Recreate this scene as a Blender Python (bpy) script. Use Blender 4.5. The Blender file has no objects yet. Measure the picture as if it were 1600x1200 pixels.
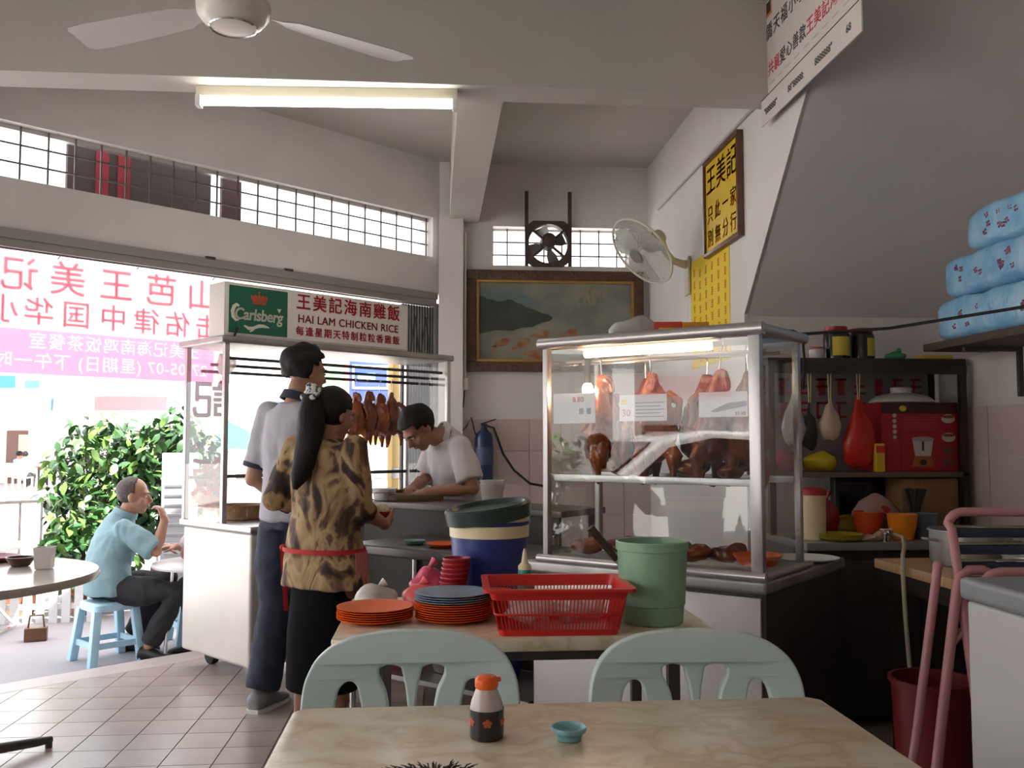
import bpy, bmesh, math, random
from mathutils import Vector, Matrix, Euler, noise
random.seed(7)
R = math.radians
scene = bpy.context.scene
COL = scene.collection

# ------------------------------------------------------------------ camera
cam_d = bpy.data.cameras.new('camera')
cam_d.sensor_width = 36.0
cam_d.lens = 1455.0 / 1600.0 * 36.0
cam_d.clip_start = 0.05
cam_d.clip_end = 300
cam = bpy.data.objects.new('camera', cam_d)
COL.objects.link(cam)
cam.location = (0, 0, 1.24)
cam.rotation_euler = (R(90 + 3.54), 0, R(-4.7))
scene.camera = cam

# ------------------------------------------------------------------ sky, sun, exposure
world = bpy.data.worlds.new('World')
scene.world = world
world.use_nodes = True
wn = world.node_tree.nodes
wl = world.node_tree.links
wn.clear()
wo = wn.new('ShaderNodeOutputWorld')
wb = wn.new('ShaderNodeBackground')
sky = wn.new('ShaderNodeTexSky')
sky.sky_type = 'NISHITA'
sky.sun_disc = False
sky.sun_elevation = R(64)
sky.sun_rotation = R(60)
sky.air_density = 1.0
sky.dust_density = 6.0
sky.ozone_density = 1.0
hz = wn.new('ShaderNodeMixRGB')
hz.inputs[0].default_value = 0.55
hz.inputs[2].default_value = (14, 14, 14.5, 1)
wl.new(sky.outputs[0], hz.inputs[1])
wl.new(hz.outputs[0], wb.inputs[0])
wb.inputs[1].default_value = 0.30
wl.new(wb.outputs[0], wo.inputs[0])

sun_d = bpy.data.lights.new('sun', 'SUN')
sun_d.energy = 26.0
sun_d.angle = R(1.5)
sun_d.color = (1.0, 0.96, 0.9)
sun = bpy.data.objects.new('sun', sun_d)
COL.objects.link(sun)
# high early-afternoon sun from behind the shop, so the walkway lies in the building's shade
sun.rotation_euler = Vector((-0.30, 0.42, -0.86)).to_track_quat('-Z', 'Y').to_euler()

scene.view_settings.view_transform = 'Standard'
scene.view_settings.look = 'None'
scene.view_settings.gamma = 1.0
scene.view_settings.use_curve_mapping = False
scene.view_settings.exposure = 0.12

# ------------------------------------------------------------------ materials
MATS = {}
def mat(name, col, rough=0.6, metal=0.0, col2=None, scale=8.0, bump=0.0, bscale=None, emit=None, estr=0.0,
        spec=0.5, sub=0.0, stretch=None, ramp=None, detail=4.0, coat=0.0, alpha=1.0, trans=0.0, dist=0.0):
    if name in MATS: return MATS[name]
    m = bpy.data.materials.new(name); m.use_nodes = True
    n = m.node_tree.nodes; l = m.node_tree.links
    b = n['Principled BSDF']
    c4 = (*col, 1)
    b.inputs['Base Color'].default_value = c4
    b.inputs['Roughness'].default_value = rough
    b.inputs['Metallic'].default_value = metal
    b.inputs['Specular IOR Level'].default_value = spec
    b.inputs['Coat Weight'].default_value = coat
    b.inputs['Alpha'].default_value = alpha
    b.inputs['Transmission Weight'].default_value = trans
    if sub: b.inputs['Subsurface Weight'].default_value = sub; b.inputs['Subsurface Scale'].default_value = 0.02
    tc = n.new('ShaderNodeTexCoord')
    vec = tc.outputs['Object']
    if stretch:
        mp = n.new('ShaderNodeMapping'); mp.inputs['Scale'].default_value = stretch
        l.new(vec, mp.inputs['Vector']); vec = mp.outputs[0]
    if col2 is not None or ramp:
        nz = n.new('ShaderNodeTexNoise'); nz.inputs['Scale'].default_value = scale; nz.inputs['Detail'].default_value = detail; nz.inputs['Distortion'].default_value = dist
        l.new(vec, nz.inputs['Vector'])
        cr = n.new('ShaderNodeValToRGB')
        if ramp:
            e = cr.color_ramp.elements
            e[0].position, e[0].color = ramp[0][0], (*ramp[0][1], 1)
            e[1].position, e[1].color = ramp[-1][0], (*ramp[-1][1], 1)
            for p, c in ramp[1:-1]:
                x = e.new(p); x.color = (*c, 1)
        else:
            cr.color_ramp.elements[0].position = 0.35; cr.color_ramp.elements[0].color = c4
            cr.color_ramp.elements[1].position = 0.68; cr.color_ramp.elements[1].color = (*col2, 1)
        l.new(nz.outputs['Fac'], cr.inputs[0]); l.new(cr.outputs[0], b.inputs['Base Color'])
    if bump:
        n2 = n.new('ShaderNodeTexNoise'); n2.inputs['Scale'].default_value = bscale or scale * 4; n2.inputs['Detail'].default_value = 5
        l.new(vec, n2.inputs['Vector'])
        bp = n.new('ShaderNodeBump'); bp.inputs['Strength'].default_value = bump; bp.inputs['Distance'].default_value = 0.02
        l.new(n2.outputs['Fac'], bp.inputs['Height']); l.new(bp.outputs[0], b.inputs['Normal'])
    if emit:
        b.inputs['Emission Color'].default_value = (*emit, 1); b.inputs['Emission Strength'].default_value = estr
    MATS[name] = m
    return m

def glassmat(name, tint=(1, 1, 1), ior=1.45, rough=0.0):
    if name in MATS: return MATS[name]
    m = bpy.data.materials.new(name); m.use_nodes = True
    n = m.node_tree.nodes; l = m.node_tree.links; n.clear()
    o = n.new('ShaderNodeOutputMaterial'); mx = n.new('ShaderNodeMixShader')
    t = n.new('ShaderNodeBsdfTransparent'); t.inputs[0].default_value = (*tint, 1)
    g = n.new('ShaderNodeBsdfGlossy'); g.inputs['Roughness'].default_value = rough
    f = n.new('ShaderNodeFresnel'); ge = n.new('ShaderNodeNewGeometry'); mi = n.new('ShaderNodeMapRange')   # same reflectance from both faces
    mi.inputs['To Min'].default_value = ior; mi.inputs['To Max'].default_value = 1/ior
    l.new(ge.outputs['Backfacing'], mi.inputs['Value']); l.new(mi.outputs[0], f.inputs[0])
    l.new(f.outputs[0], mx.inputs[0]); l.new(t.outputs[0], mx.inputs[1]); l.new(g.outputs[0], mx.inputs[2])
    l.new(mx.outputs[0], o.inputs[0])
    MATS[name] = m
    return m

def filmmat(name, col, amount, rough=0.25):
    """thin plastic film: part see-through, part tinted glossy"""
    if name in MATS: return MATS[name]
    m = bpy.data.materials.new(name); m.use_nodes = True
    n = m.node_tree.nodes; l = m.node_tree.links
    b = n['Principled BSDF']; b.inputs['Base Color'].default_value = (*col, 1); b.inputs['Roughness'].default_value = rough
    o = n['Material Output']; mx = n.new('ShaderNodeMixShader'); mx.inputs[0].default_value = amount
    t = n.new('ShaderNodeBsdfTransparent'); t.inputs[0].default_value = (*[min(1, c * .6 + .4) for c in col], 1)
    l.new(t.outputs[0], mx.inputs[1]); l.new(b.outputs[0], mx.inputs[2]); l.new(mx.outputs[0], o.inputs[0])
    MATS[name] = m
    return m

def clothmat(name, col, amount=0.5):
    """banner cloth lit from behind: diffuse plus translucent"""
    m = bpy.data.materials.new(name); m.use_nodes = True
    n = m.node_tree.nodes; l = m.node_tree.links; n.clear()
    o = n.new('ShaderNodeOutputMaterial'); mx = n.new('ShaderNodeMixShader'); mx.inputs[0].default_value = amount
    d = n.new('ShaderNodeBsdfDiffuse'); d.inputs[0].default_value = (*col, 1)
    t = n.new('ShaderNodeBsdfTranslucent'); t.inputs[0].default_value = (*col, 1)
    l.new(d.outputs[0], mx.inputs[1]); l.new(t.outputs[0], mx.inputs[2]); l.new(mx.outputs[0], o.inputs[0])
    MATS[name] = m
    return m

WHITE_WALL = mat('white wall paint', (.74, .70, .68), .75, col2=(.68, .64, .62), scale=2.2, bump=.05, bscale=60)
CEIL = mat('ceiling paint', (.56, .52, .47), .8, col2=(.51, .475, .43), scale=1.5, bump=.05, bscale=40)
GREY_WALL = mat('grey soffit paint', (.70, .66, .64), .85, col2=(.65, .61, .59), scale=2.0, bump=.08, bscale=30)
DARKSTEEL = mat('dark painted steel', (.055, .05, .05), .5, .3, col2=(.09, .075, .07), scale=14)
BARSTEEL = mat('grille steel', (.16, .14, .13), .5, .4)
STEEL = mat('brushed stainless', (.62, .60, .58), .28, .9, col2=(.52, .5, .49), scale=5, stretch=(1, 1, 22))
STEEL2 = mat('dull stainless', (.42, .40, .39), .42, .8, col2=(.3, .29, .28), scale=6)
ALU = mat('aluminium trim', (.50, .48, .48), .35, .75)
CHROME = mat('chrome tube', (.75, .74, .73), .15, 1.0)
BLACK = mat('black plastic', (.015, .014, .014), .5)
RUBBER = mat('black rubber', (.012, .012, .012), .7)
WHITE_PL = mat('white plastic', (.80, .80, .78), .4)
TABLETOP = mat('cream marble laminate', (.58, .48, .34), .28, ramp=[(.3, (.76, .68, .54)), (.46, (.68, .58, .43)), (.54, (.56, .44, .29)), (.60, (.68, .57, .42)), (.75, (.74, .66, .52))], scale=9, stretch=(1, 1.4, 1), detail=4, dist=.3)
CHAIRPL = mat('pale mint chair plastic', (.50, .59, .57), .32)
STOOLPL = mat('sky blue plastic', (.42, .66, .80), .4)
ORANGEPL = mat('orange melamine', (.80, .13, .012), .42, spec=.25)
BLUEGREY = mat('blue grey melamine', (.25, .35, .43), .3)
REDPL = mat('red plastic', (.62, .02, .015), .35)
DKREDPL = mat('dark red plastic', (.36, .012, .02), .4)
GREENPL = mat('pale green plastic', (.25, .42, .27), .4)
NAVYPL = mat('navy blue plastic', (.02, .035, .20), .35)
DKGREEN = mat('dark green lid plastic', (.012, .035, .028), .35)
YELLOWPL = mat('yellow plastic', (.75, .55, .03), .4)
CREAMPL = mat('cream plastic', (.72, .62, .38), .4)
ORANGEBOWL = mat('bright orange plastic', (.85, .26, .01), .35)
WOOD = mat('light wood', (.55, .34, .17), .5, col2=(.42, .24, .11), scale=5, stretch=(1, 12, 1))
CARD = mat('brown cardboard', (.30, .17, .08), .8, col2=(.26, .15, .07), scale=6)
TILE = mat('beige floor tile', (.50, .41, .37), .25, col2=(.44, .36, .325), scale=3)
GROUT = mat('grout', (.24, .19, .165), .85)
WALLTILE = mat('pinkish wall tile', (.62, .50, .47), .3, col2=(.57, .455, .43), scale=2)
SKIN = mat('skin warm', (.40, .21, .135), .5, col2=(.36, .18, .115), scale=12, sub=.08)
SKIN_B = mat('skin tan', (.34, .17, .105), .5, col2=(.30, .145, .09), scale=12, sub=.08)
HAIR = mat('black hair', (.008, .006, .006), .55, spec=.25, bump=.5, bscale=60, stretch=(6, 6, 1))
HAIR_OLD = mat('greying hair', (.05, .036, .032), .6, col2=(.085, .065, .06), scale=40, bump=.4, bscale=70)
GLASS = glassmat('clear pane glass')
CASEGLASS = glassmat('display case glass', (.97, .98, .97), 1.6)
ROAST = mat('roast skin', (.30, .07, .015), .22, ramp=[(.3, (.10, .02, .006)), (.5, (.24, .05, .010)), (.72, (.42, .12, .022))], scale=9, bump=.25, bscale=40, coat=.25)
ROASTDK = mat('dark roast skin', (.2, .05, .015), .3, ramp=[(.3, (.075, .016, .006)), (.55, (.20, .042, .01)), (.75, (.34, .10, .025))], scale=12, bump=.3, bscale=45, coat=.3)
PAPER = mat('white paper', (.82, .80, .80), .7)
REDINK = mat('red ink', (.55, .02, .04), .6)
BLACKINK = mat('black ink', (.03, .025, .025), .6)
YELLOWSIGN = mat('yellow sign paint', (.74, .50, .02), .5, col2=(.68, .45, .02), scale=4)
BROWNWOOD = mat('brown frame wood', (.14, .06, .025), .4, col2=(.10, .04, .018), scale=10, stretch=(1, 1, 4))
GILT = mat('gilt moulding', (.42, .24, .06), .4, .5)
CONCRETE = mat('pale concrete', (.36, .34, .355), .85, col2=(.31, .295, .31), scale=1.2, bump=.1, bscale=40)
ASPHALT = mat('sunlit road', (.48, .47, .46), .9, col2=(.42, .41, .4), scale=1.5)
LEAF = mat('leaf green', (.018, .055, .018), .35, col2=(.035, .10, .025), scale=3)
LEAFL = mat('young leaf green', (.08, .17, .03), .4, col2=(.15, .25, .06), scale=3)
BARK = mat('bark', (.12, .08, .05), .8, col2=(.08, .05, .03), scale=12)
DARKCAB = mat('dark brown laminate', (.032, .022, .018), .45, col2=(.024, .017, .014), scale=5)
FROST = filmmat('clear plastic film', (.75, .73, .72), .45)

# ------------------------------------------------------------------ mesh helpers
class B:
    def __init__(s): s.bm = bmesh.new()
    def box(s, x0, x1, y0, y1, z0, z1):
        vs = [s.bm.verts.new(v) for v in ((x0,y0,z0),(x1,y0,z0),(x1,y1,z0),(x0,y1,z0),(x0,y0,z1),(x1,y0,z1),(x1,y1,z1),(x0,y1,z1))]
        for f in ((3,2,1,0),(4,5,6,7),(0,1,5,4),(1,2,6,5),(2,3,7,6),(3,0,4,7)): s.bm.faces.new([vs[i] for i in f])
        return s
    def quad(s, *p):
        s.bm.faces.new([s.bm.verts.new(q) for q in p]); return s
    def obox(s, c, size, rot=None):
        M = Matrix.Translation(c) @ (rot.to_4x4() if rot is not None else Matrix())
        h = Vector(size) / 2
        vs = [s.bm.verts.new(M @ Vector((a*h.x, b*h.y, d*h.z))) for a,b,d in ((-1,-1,-1),(1,-1,-1),(1,1,-1),(-1,1,-1),(-1,-1,1),(1,-1,1),(1,1,1),(-1,1,1))]
        for f in ((3,2,1,0),(4,5,6,7),(0,1,5,4),(1,2,6,5),(2,3,7,6),(3,0,4,7)): s.bm.faces.new([vs[i] for i in f])
        return s
    def rings(s, rs, cap=True, closed=False):
        """rs: list of rings (each a list of points, same count)"""
        vr = [[s.bm.verts.new(p) for p in r] for r in rs]
        n = len(vr[0])
        pairs = list(zip(vr, vr[1:])) + ([(vr[-1], vr[0])] if closed else [])
        for a, b in pairs:
            for i in range(n):
                s.bm.faces.new((a[i], a[(i+1) % n], b[(i+1) % n], b[i]))
        if cap and not closed:
            s.bm.faces.new(list(reversed(vr[0]))); s.bm.faces.new(vr[-1])
        return s
    def lathe(s, prof, c=(0,0,0), n=28, sx=1, sy=1, cap=True):
        c = Vector(c)
        rs = [[c + Vector((max(r, 1e-4)*sx*math.cos(2*math.pi*i/n), max(r, 1e-4)*sy*math.sin(2*math.pi*i/n), z)) for i in range(n)] for r, z in prof]
        return s.rings(rs, cap)
    def tube(s, pts, r, n=8, cap=True):
        pts = [Vector(p) for p in pts]
        rr = r if isinstance(r, (list, tuple)) else [r]*len(pts)
        rs = []
        t0 = (pts[1]-pts[0]).normalized()
        a = t0.orthogonal().normalized()
        for i, p in enumerate(pts):
            t = (pts[min(i+1, len(pts)-1)] - pts[max(i-1, 0)])
            t = t.normalized() if t.length > 1e-9 else t0
            a = (a - t*a.dot(t))
            a = a.normalized() if a.length > 1e-6 else t.orthogonal().normalized()
            b = t.cross(a)
            rs.append([p + (a*math.cos(2*math.pi*k/n) + b*math.sin(2*math.pi*k/n))*rr[i] for k in range(n)])
        return s.rings(rs, cap)
    def cyl(s, p0, p1, r0, r1=None, n=16):
        return s.tube([p0, p1], [r0, r0 if r1 is None else r1], n)
    def ell(s, c, r, rot=None, nu=16, nv=10):
        c = Vector(c); rot = rot or Matrix.Identity(3)
        rs = []
        for j in range(nv+1):
            ph = math.pi*(j/nv) ; z = -math.cos(ph); q = max(math.sin(ph), 1e-3)
            rs.append([c + rot @ Vector((r[0]*q*math.cos(2*math.pi*i/nu), r[1]*q*math.sin(2*math.pi*i/nu), r[2]*z)) for i in range(nu)])
        return s.rings(rs)
    def prism(s, poly, z0, z1, M=None):
        M = M or Matrix()
        a = [s.bm.verts.new(M @ Vector((x, y, z0))) for x, y in poly]
        b = [s.bm.verts.new(M @ Vector((x, y, z1))) for x, y in poly]
        n = len(poly)
        s.bm.faces.new(list(reversed(a))); s.bm.faces.new(b)
        for i in range(n): s.bm.faces.new((a[i], a[(i+1)%n], b[(i+1)%n], b[i]))
        return s
    def bevel(s, off=.004, seg=2, angle=35):
        s.bm.normal_update()
        es = [e for e in s.bm.edges if len(e.link_faces) == 2 and e.calc_face_angle(0) > R(angle)]
        bmesh.ops.bevel(s.bm, geom=es, offset=off, segments=seg, affect='EDGES', profile=.6)
        return s
    def jitter(s, amp, sc=6.0, seed=0):
        for v in s.bm.verts:
            v.co += Vector(noise.noise_vector(v.co*sc + Vector((seed*3.1, seed, 0)))) * amp
        return s
    def mesh(s, name, smooth=True, angle=38):
        bmesh.ops.recalc_face_normals(s.bm, faces=s.bm.faces)
        me = bpy.data.meshes.new(name); s.bm.to_mesh(me); s.bm.free()
        if smooth:
            me.shade_smooth(); me.set_sharp_from_angle(angle=R(angle))
        return me
    def out(s, name, m, parent=None, smooth=True, angle=38, loc=None, rot=None):
        me = s.mesh(name, smooth, angle)
        if isinstance(m, (list, tuple)):
            for x in m: me.materials.append(x)
        else: me.materials.append(m)
        o = bpy.data.objects.new(name, me); COL.objects.link(o)
        if parent is not None: o.parent = parent
        if loc is not None: o.location = loc
        if rot is not None: o.rotation_euler = rot
        return o

def tag(o, label, cat, group=None, kind=None):
    if label: o['label'] = label
    if cat: o['category'] = cat
    if group: o['group'] = group
    if kind: o['kind'] = kind
    return o
def thing(name, label, cat, loc=(0,0,0), rz=0.0, group=None):
    o = bpy.data.objects.new(name, None); COL.objects.link(o)
    o.empty_display_size = .1
    o.location = loc; o.rotation_euler = (0, 0, rz)
    return tag(o, label, cat, group)
def struct(o, label=None):
    o['kind'] = 'structure'
    if label: o['label'] = label
    return o
def copy_tree(o, parent=None):
    c = o.copy(); COL.objects.link(c); c.parent = parent
    for ch in list(o.children): copy_tree(ch, c)
    return c
def text(name, body, size, M, m, parent=None, bold=0.0, depth=.0006, align='CENTER', shear=0.0, sx=1.0, spacing=1.0, heavy=0.0):
    """flat printed lettering as a thin mesh; M maps text plane (x right, y up, z out) to the parent frame"""
    c = bpy.data.curves.new(name, 'FONT'); c.body = body; c.size = size; c.offset = bold*size; c.extrude = depth
    c.align_x = align; c.align_y = 'CENTER'; c.shear = shear; c.space_character = spacing; c.resolution_u = 3
    t = bpy.data.objects.new(name + '_tmp', c); COL.objects.link(t)
    bpy.context.view_layer.update()
    me = bpy.data.meshes.new_from_object(t.evaluated_get(bpy.context.evaluated_depsgraph_get()))
    bpy.data.objects.remove(t); bpy.data.curves.remove(c)
    if heavy:                                                  # thicken strokes with shifted copies
        bm = bmesh.new(); bm.from_mesh(me); src = [(list(v.co for v in f.verts)) for f in bm.faces]
        for dx, dy in ((heavy*size, 0), (0, heavy*size), (heavy*size, heavy*size)):
            for f in src: bm.faces.new([bm.verts.new(c_ + Vector((dx, dy, max(depth*.02, .0002)))) for c_ in f])
        bm.to_mesh(me); bm.free()
    me.transform(M @ Matrix.Diagonal((sx, 1, 1, 1)))
    me.materials.clear(); me.materials.append(m); me.name = name
    o = bpy.data.objects.new(name, me); COL.objects.link(o)
    if parent is not None: o.parent = parent
    return o
def plane_M(origin, xax, yax):
    x = Vector(xax).normalized(); y = Vector(yax).normalized(); z = x.cross(y)
    return Matrix(((x.x, y.x, z.x, origin[0]), (x.y, y.y, z.y, origin[1]), (x.z, y.z, z.z, origin[2]), (0, 0, 0, 1)))
# ================================================================== THE SETTING
CH = 3.36                       # ceiling height
W1, W2 = 1.63, 2.60             # right walls
FO = (.05, 7.0, 0.0)            # corner where the slanted shop front meets the back wall
FRZ = math.atan2(.661, .75)
FX = Vector((.75, .661, 0)).normalized(); FY = Vector((-.661, .75, 0)).normalized()
def fpt(x, y, z=0.0):           # shop-front frame (x along the front, y out to the street) -> world
    return Vector(FO) + FX*x + FY*y + Vector((0, 0, z))
LX = -3.4

room_poly = [(W2+.6, -4.0), (W2+.6, 4.9), (W1+.1, 4.9), (W1+.1, 7.1), (.05, 7.1), tuple(fpt(0, .0)[:2]), tuple(fpt(-4.6, .0)[:2]), (LX, -4.0)]
floor = struct(B().prism(room_poly, -.16, -.004).out('floor', GROUT, smooth=False))
# floor tiles, 20 cm, laid square to the back wall; tiles against the kerb are cut
def clip(poly, p, n):
    out = []
    for i in range(len(poly)):
        a, b = Vector(poly[i]), Vector(poly[(i+1) % len(poly)])
        da, db = (a-p).dot(n), (b-p).dot(n)
        if da >= 0: out.append(tuple(a))
        if (da >= 0) != (db >= 0): out.append(tuple(a + (b-a)*(da/(da-db))))
    return out
tb = B().box(-.0975, .0975, -.0975, .0975, -.012, 0)
tile_me = tb.mesh('tile', False); tile_me.materials.append(TILE)
kp = fpt(0, -.17).xy; kn = -FY.xy
def lay(xr, yr, step=.2):
    y = yr[0]
    while y < yr[1]:
        x = xr[0]
        while x < xr[1]:
            sq = [(x-.0975, y-.0975), (x+.0975, y-.0975), (x+.0975, y+.0975), (x-.0975, y+.0975)]
            c = clip(sq, kp, kn)
            if len(c) >= 3:
                if len(c) == 4 and all((Vector(q)-kp).dot(kn) > 0 for q in sq):
                    o = bpy.data.objects.new('tile', tile_me); COL.objects.link(o); o.location = (x, y, 0); o.parent = floor
                else:
                    ar = abs(sum(c[i][0]*c[(i+1)%len(c)][1]-c[(i+1)%len(c)][0]*c[i][1] for i in range(len(c))))/2
                    if ar > .002: B().prism(c, -.012, 0).out('tile', TILE, floor, smooth=False)
            x += step
        y += step
lay((-2.75, -.05), (3.25, 5.9))
lay((1.35, 1.8), (2.35, 2.6))
# kerb nosing along the shop front
struct(B().prism([tuple(fpt(-4.6, -.165)[:2]), tuple(fpt(-.2, -.165)[:2]), tuple(fpt(-.2, .04)[:2]), tuple(fpt(-4.6, .04)[:2])], -.15, .001).bevel(.01, 2).out('trim_1', mat('kerb tile', (.52, .44, .41), .4, col2=(.46, .39, .36), scale=5), smooth=False))

struct(B().prism(room_poly, CH, CH+.15).out('ceiling', CEIL, smooth=False))
# downstand beams
struct(B().box(LX, W1+.02, 4.25, 4.45, 2.90, CH).out('ceiling_beam', CEIL, smooth=False))
struct(B().box(.10, .32, 4.45, 7.02, 2.90, CH).out('ceiling_beam', CEIL, smooth=False))
# back wall with its ventilation window
bw = struct(B().box(.06, .43, 7, 7.15, -.15, CH).box(1.48, W1+.12, 7, 7.15, -.15, CH).box(.43, 1.48, 7, 7.15, -.15, 2.58).box(.43, 1.48, 7, 7.15, 2.88, CH).out('wall_back', WHITE_WALL, smooth=False))
wt = B().box(-.118, .118, -.008, 0, -.118, .118).mesh('tile', False); wt.materials.append(WALLTILE)
for i in range(6):
    for j in range(6):
        o = bpy.data.objects.new('tile', wt); COL.objects.link(o); o.parent = bw; o.location = (.345 + i*.24, 6.999, .09 + j*.24)
w2f = struct(B().box(.43, 1.48, 7.10, 7.13, 2.578, 2.598).box(.43, 1.48, 7.10, 7.13, 2.865, 2.882).box(.42, .44, 7.10, 7.13, 2.58, 2.88).box(1.47, 1.49, 7.10, 7.13, 2.58, 2.88).out('window_2', WHITE_PL, smooth=False))
for x in (.545, .69, .83, .97, 1.115, 1.26, 1.40):
    B().box(x-.005, x+.005, 7.08, 7.09, 2.58, 2.88).out('bar', BARSTEEL, w2f, smooth=False)
for z in (2.672, 2.772):
    B().box(.43, 1.48, 7.072, 7.082, z-.005, z+.005).out('bar', BARSTEEL, w2f, smooth=False)
# corner pilaster
struct(B().box(-.04, .11, 6.975, 7.2, 2.36, CH).out('corner_filler', WHITE_WALL, smooth=False))  # filler box added to close a light leak in the wall corner
struct(B().box(.02, .20, 6.86, 7.02, -.15, 2.92).out('column', WHITE_WALL, smooth=False))
# right wall, white part: its near edge follows the underside of the staircase
MYZ = Matrix(((0,0,1,0),(1,0,0,0),(0,1,0,0),(0,0,0,1)))      # (y, z, x) -> (x, y, z)
struct(B().prism([(7.15, -.15), (7.15, CH), (3.345, CH), (4.79, 1.915), (4.79, -.15)], W1, W1+.02, MYZ).out('wall_right', WHITE_WALL, smooth=False))
# staircase soffit and the wall that boxes it in
struct(B().prism([(3.345, CH), (4.80, 1.905), (4.80, 2.05), (3.345, CH+.16)], W1+.003, W2+.6, MYZ).out('stair_soffit', GREY_WALL, smooth=False))
struct(B().box(W1+.021, W2+.6, 4.80, 4.90, -.15, 2.05).out('wall_understair', GREY_WALL, smooth=False))
w2w = struct(B().box(W2, W2+.6, -4, 4.9, -.15, 1.655).box(W2+.5, W2+.6, -4, 4.9, 1.655, CH).out('wall_side', GREY_WALL, smooth=False))
wt2 = B().box(-.008, 0, -.148, .148, -.118, .118).mesh('tile', False); wt2.materials.append(WALLTILE)
for i in range(8):
    for j in range(6):
        o = bpy.data.objects.new('tile', wt2); COL.objects.link(o); o.parent = w2w; o.location = (W2+.001, 4.64 - i*.3, .09 + j*.24)
# rear wall and left side (corner shop: the left side is open to the side street too)
struct(B().box(LX, W2+.6, -4.12, -4, -.15, CH).out('wall_rear', WHITE_WALL, smooth=False))
struct(B().box(LX-.15, LX, -4, -1.0, -.15, CH).box(LX-.15, LX, -1.0, 3.65, 2.40, CH).box(LX-.15, LX+.02, 3.65, 3.98, -.15, CH).out('wall_left', WHITE_WALL, smooth=False))

# slanted shop front: lintel, plain band, and a barred opening between them
def fobj(b, name, m, parent=None, **k):
    o = b.out(name, m, parent, **k)
    if parent is None: o.location = FO; o.rotation_euler = (0, 0, FRZ)
    return o
struct(fobj(B().box(-4.6, 0, 0, .15, 2.35, 2.62).box(-4.6, 0, 0, .15, 2.92, CH).box(-.10, 0, 0, .15, 2.62, 2.92).box(-4.6, -4.3, 0, .15, 2.62, 2.92), 'wall_front', WHITE_WALL, smooth=False))
w1 = struct(fobj(B().box(-4.3, -.10, .06, .10, 2.895, 2.925).box(-4.3, -.10, .03, .12, 2.612, 2.628), 'window_1', ALU, smooth=False))
x = -.115
vb = B().box(-.0045, .0045, .055, .064, 2.62, 2.92).mesh('bar', False); vb.materials.append(BARSTEEL)
for i in range(30):
    o = bpy.data.objects.new('bar', vb); COL.objects.link(o); o.parent = w1; o.location = (-.118 - i*.1425, 0, 0)
for z in (2.722, 2.822):
    B().box(-4.3, -.05, .064, .073, z-.0045, z+.0045).out('bar', BARSTEEL, w1, smooth=False)
# shutter track below the lintel
tr = struct(fobj(B().box(-4.6, -.06, -.015, .13, 2.300, 2.352).box(-4.6, -.06, .0, .02, 2.255, 2.30).box(-4.6, -.06, .07, .085, 2.255, 2.30), 'trim_2', mat('grey painted steel', (.30, .28, .27), .5, .3), smooth=False))
for xx in (-1.35, -1.9):
    B().box(xx-.03, xx+.03, -.02, .0, 2.345, 2.362).out('bracket', DARKSTEEL, tr, smooth=False)
# vent slits in the pilaster side
# ground outside
struct(B().box(-60, 60, -60, 90, -.35, -.30).out('ground', ASPHALT, smooth=False))
struct(B().prism([tuple(fpt(-9, .02)[:2]), tuple(fpt(2.2, .02)[:2]), tuple(fpt(2.2, 3.4)[:2]), tuple(fpt(-9, 3.4)[:2])], -.32, -.12).out('five_foot_way', CONCRETE, smooth=False))
struct(B().box(-5.4, LX-.0, -4, 3.7, -.32, -.10).out('side_pavement', CONCRETE, smooth=False))

# ================================================================== FIXED THINGS ON WALLS AND CEILING
TUBE_E = mat('lit fluorescent tube', (1, 1, 1), .4, emit=(1.0, .99, .93), estr=20)
def tube_light(loc, rz, label, length=1.22, cat='light'):
    t = thing('fluorescent_light', label, cat, loc, rz, 'ceiling tube lights')
    B().box(-length/2, length/2, -.03, .03, -.05, 0).bevel(.004).out('batten', mat('cream batten', (.75, .70, .55), .5), t)
    B().cyl((-length/2+.03, -.02, -.075), (length/2-.03, -.02, -.075), .017, n=14).out('tube', TUBE_E, t)
    for s in (-1, 1):
        B().box(s*(length/2-.012)-.012, s*(length/2-.012)+.012, -.04, .012, -.098, -.045).bevel(.003).out('end_holder', WHITE_PL, t)
    return t
tube_light((-.512, 4.36, 2.90), R(-2.6), 'lit double-ended fluorescent tube under the ceiling beam')
tube_light((-.9, .5, CH), R(90), 'added fill tube light on the ceiling left of the near table')  # unseen tube added to brighten the near table and chair backs
tube_light((-1.4, -1.8, CH), 0, 'added fill tube light on the ceiling at the rear of the shop')  # out-of-view tube added as extra room light

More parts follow.
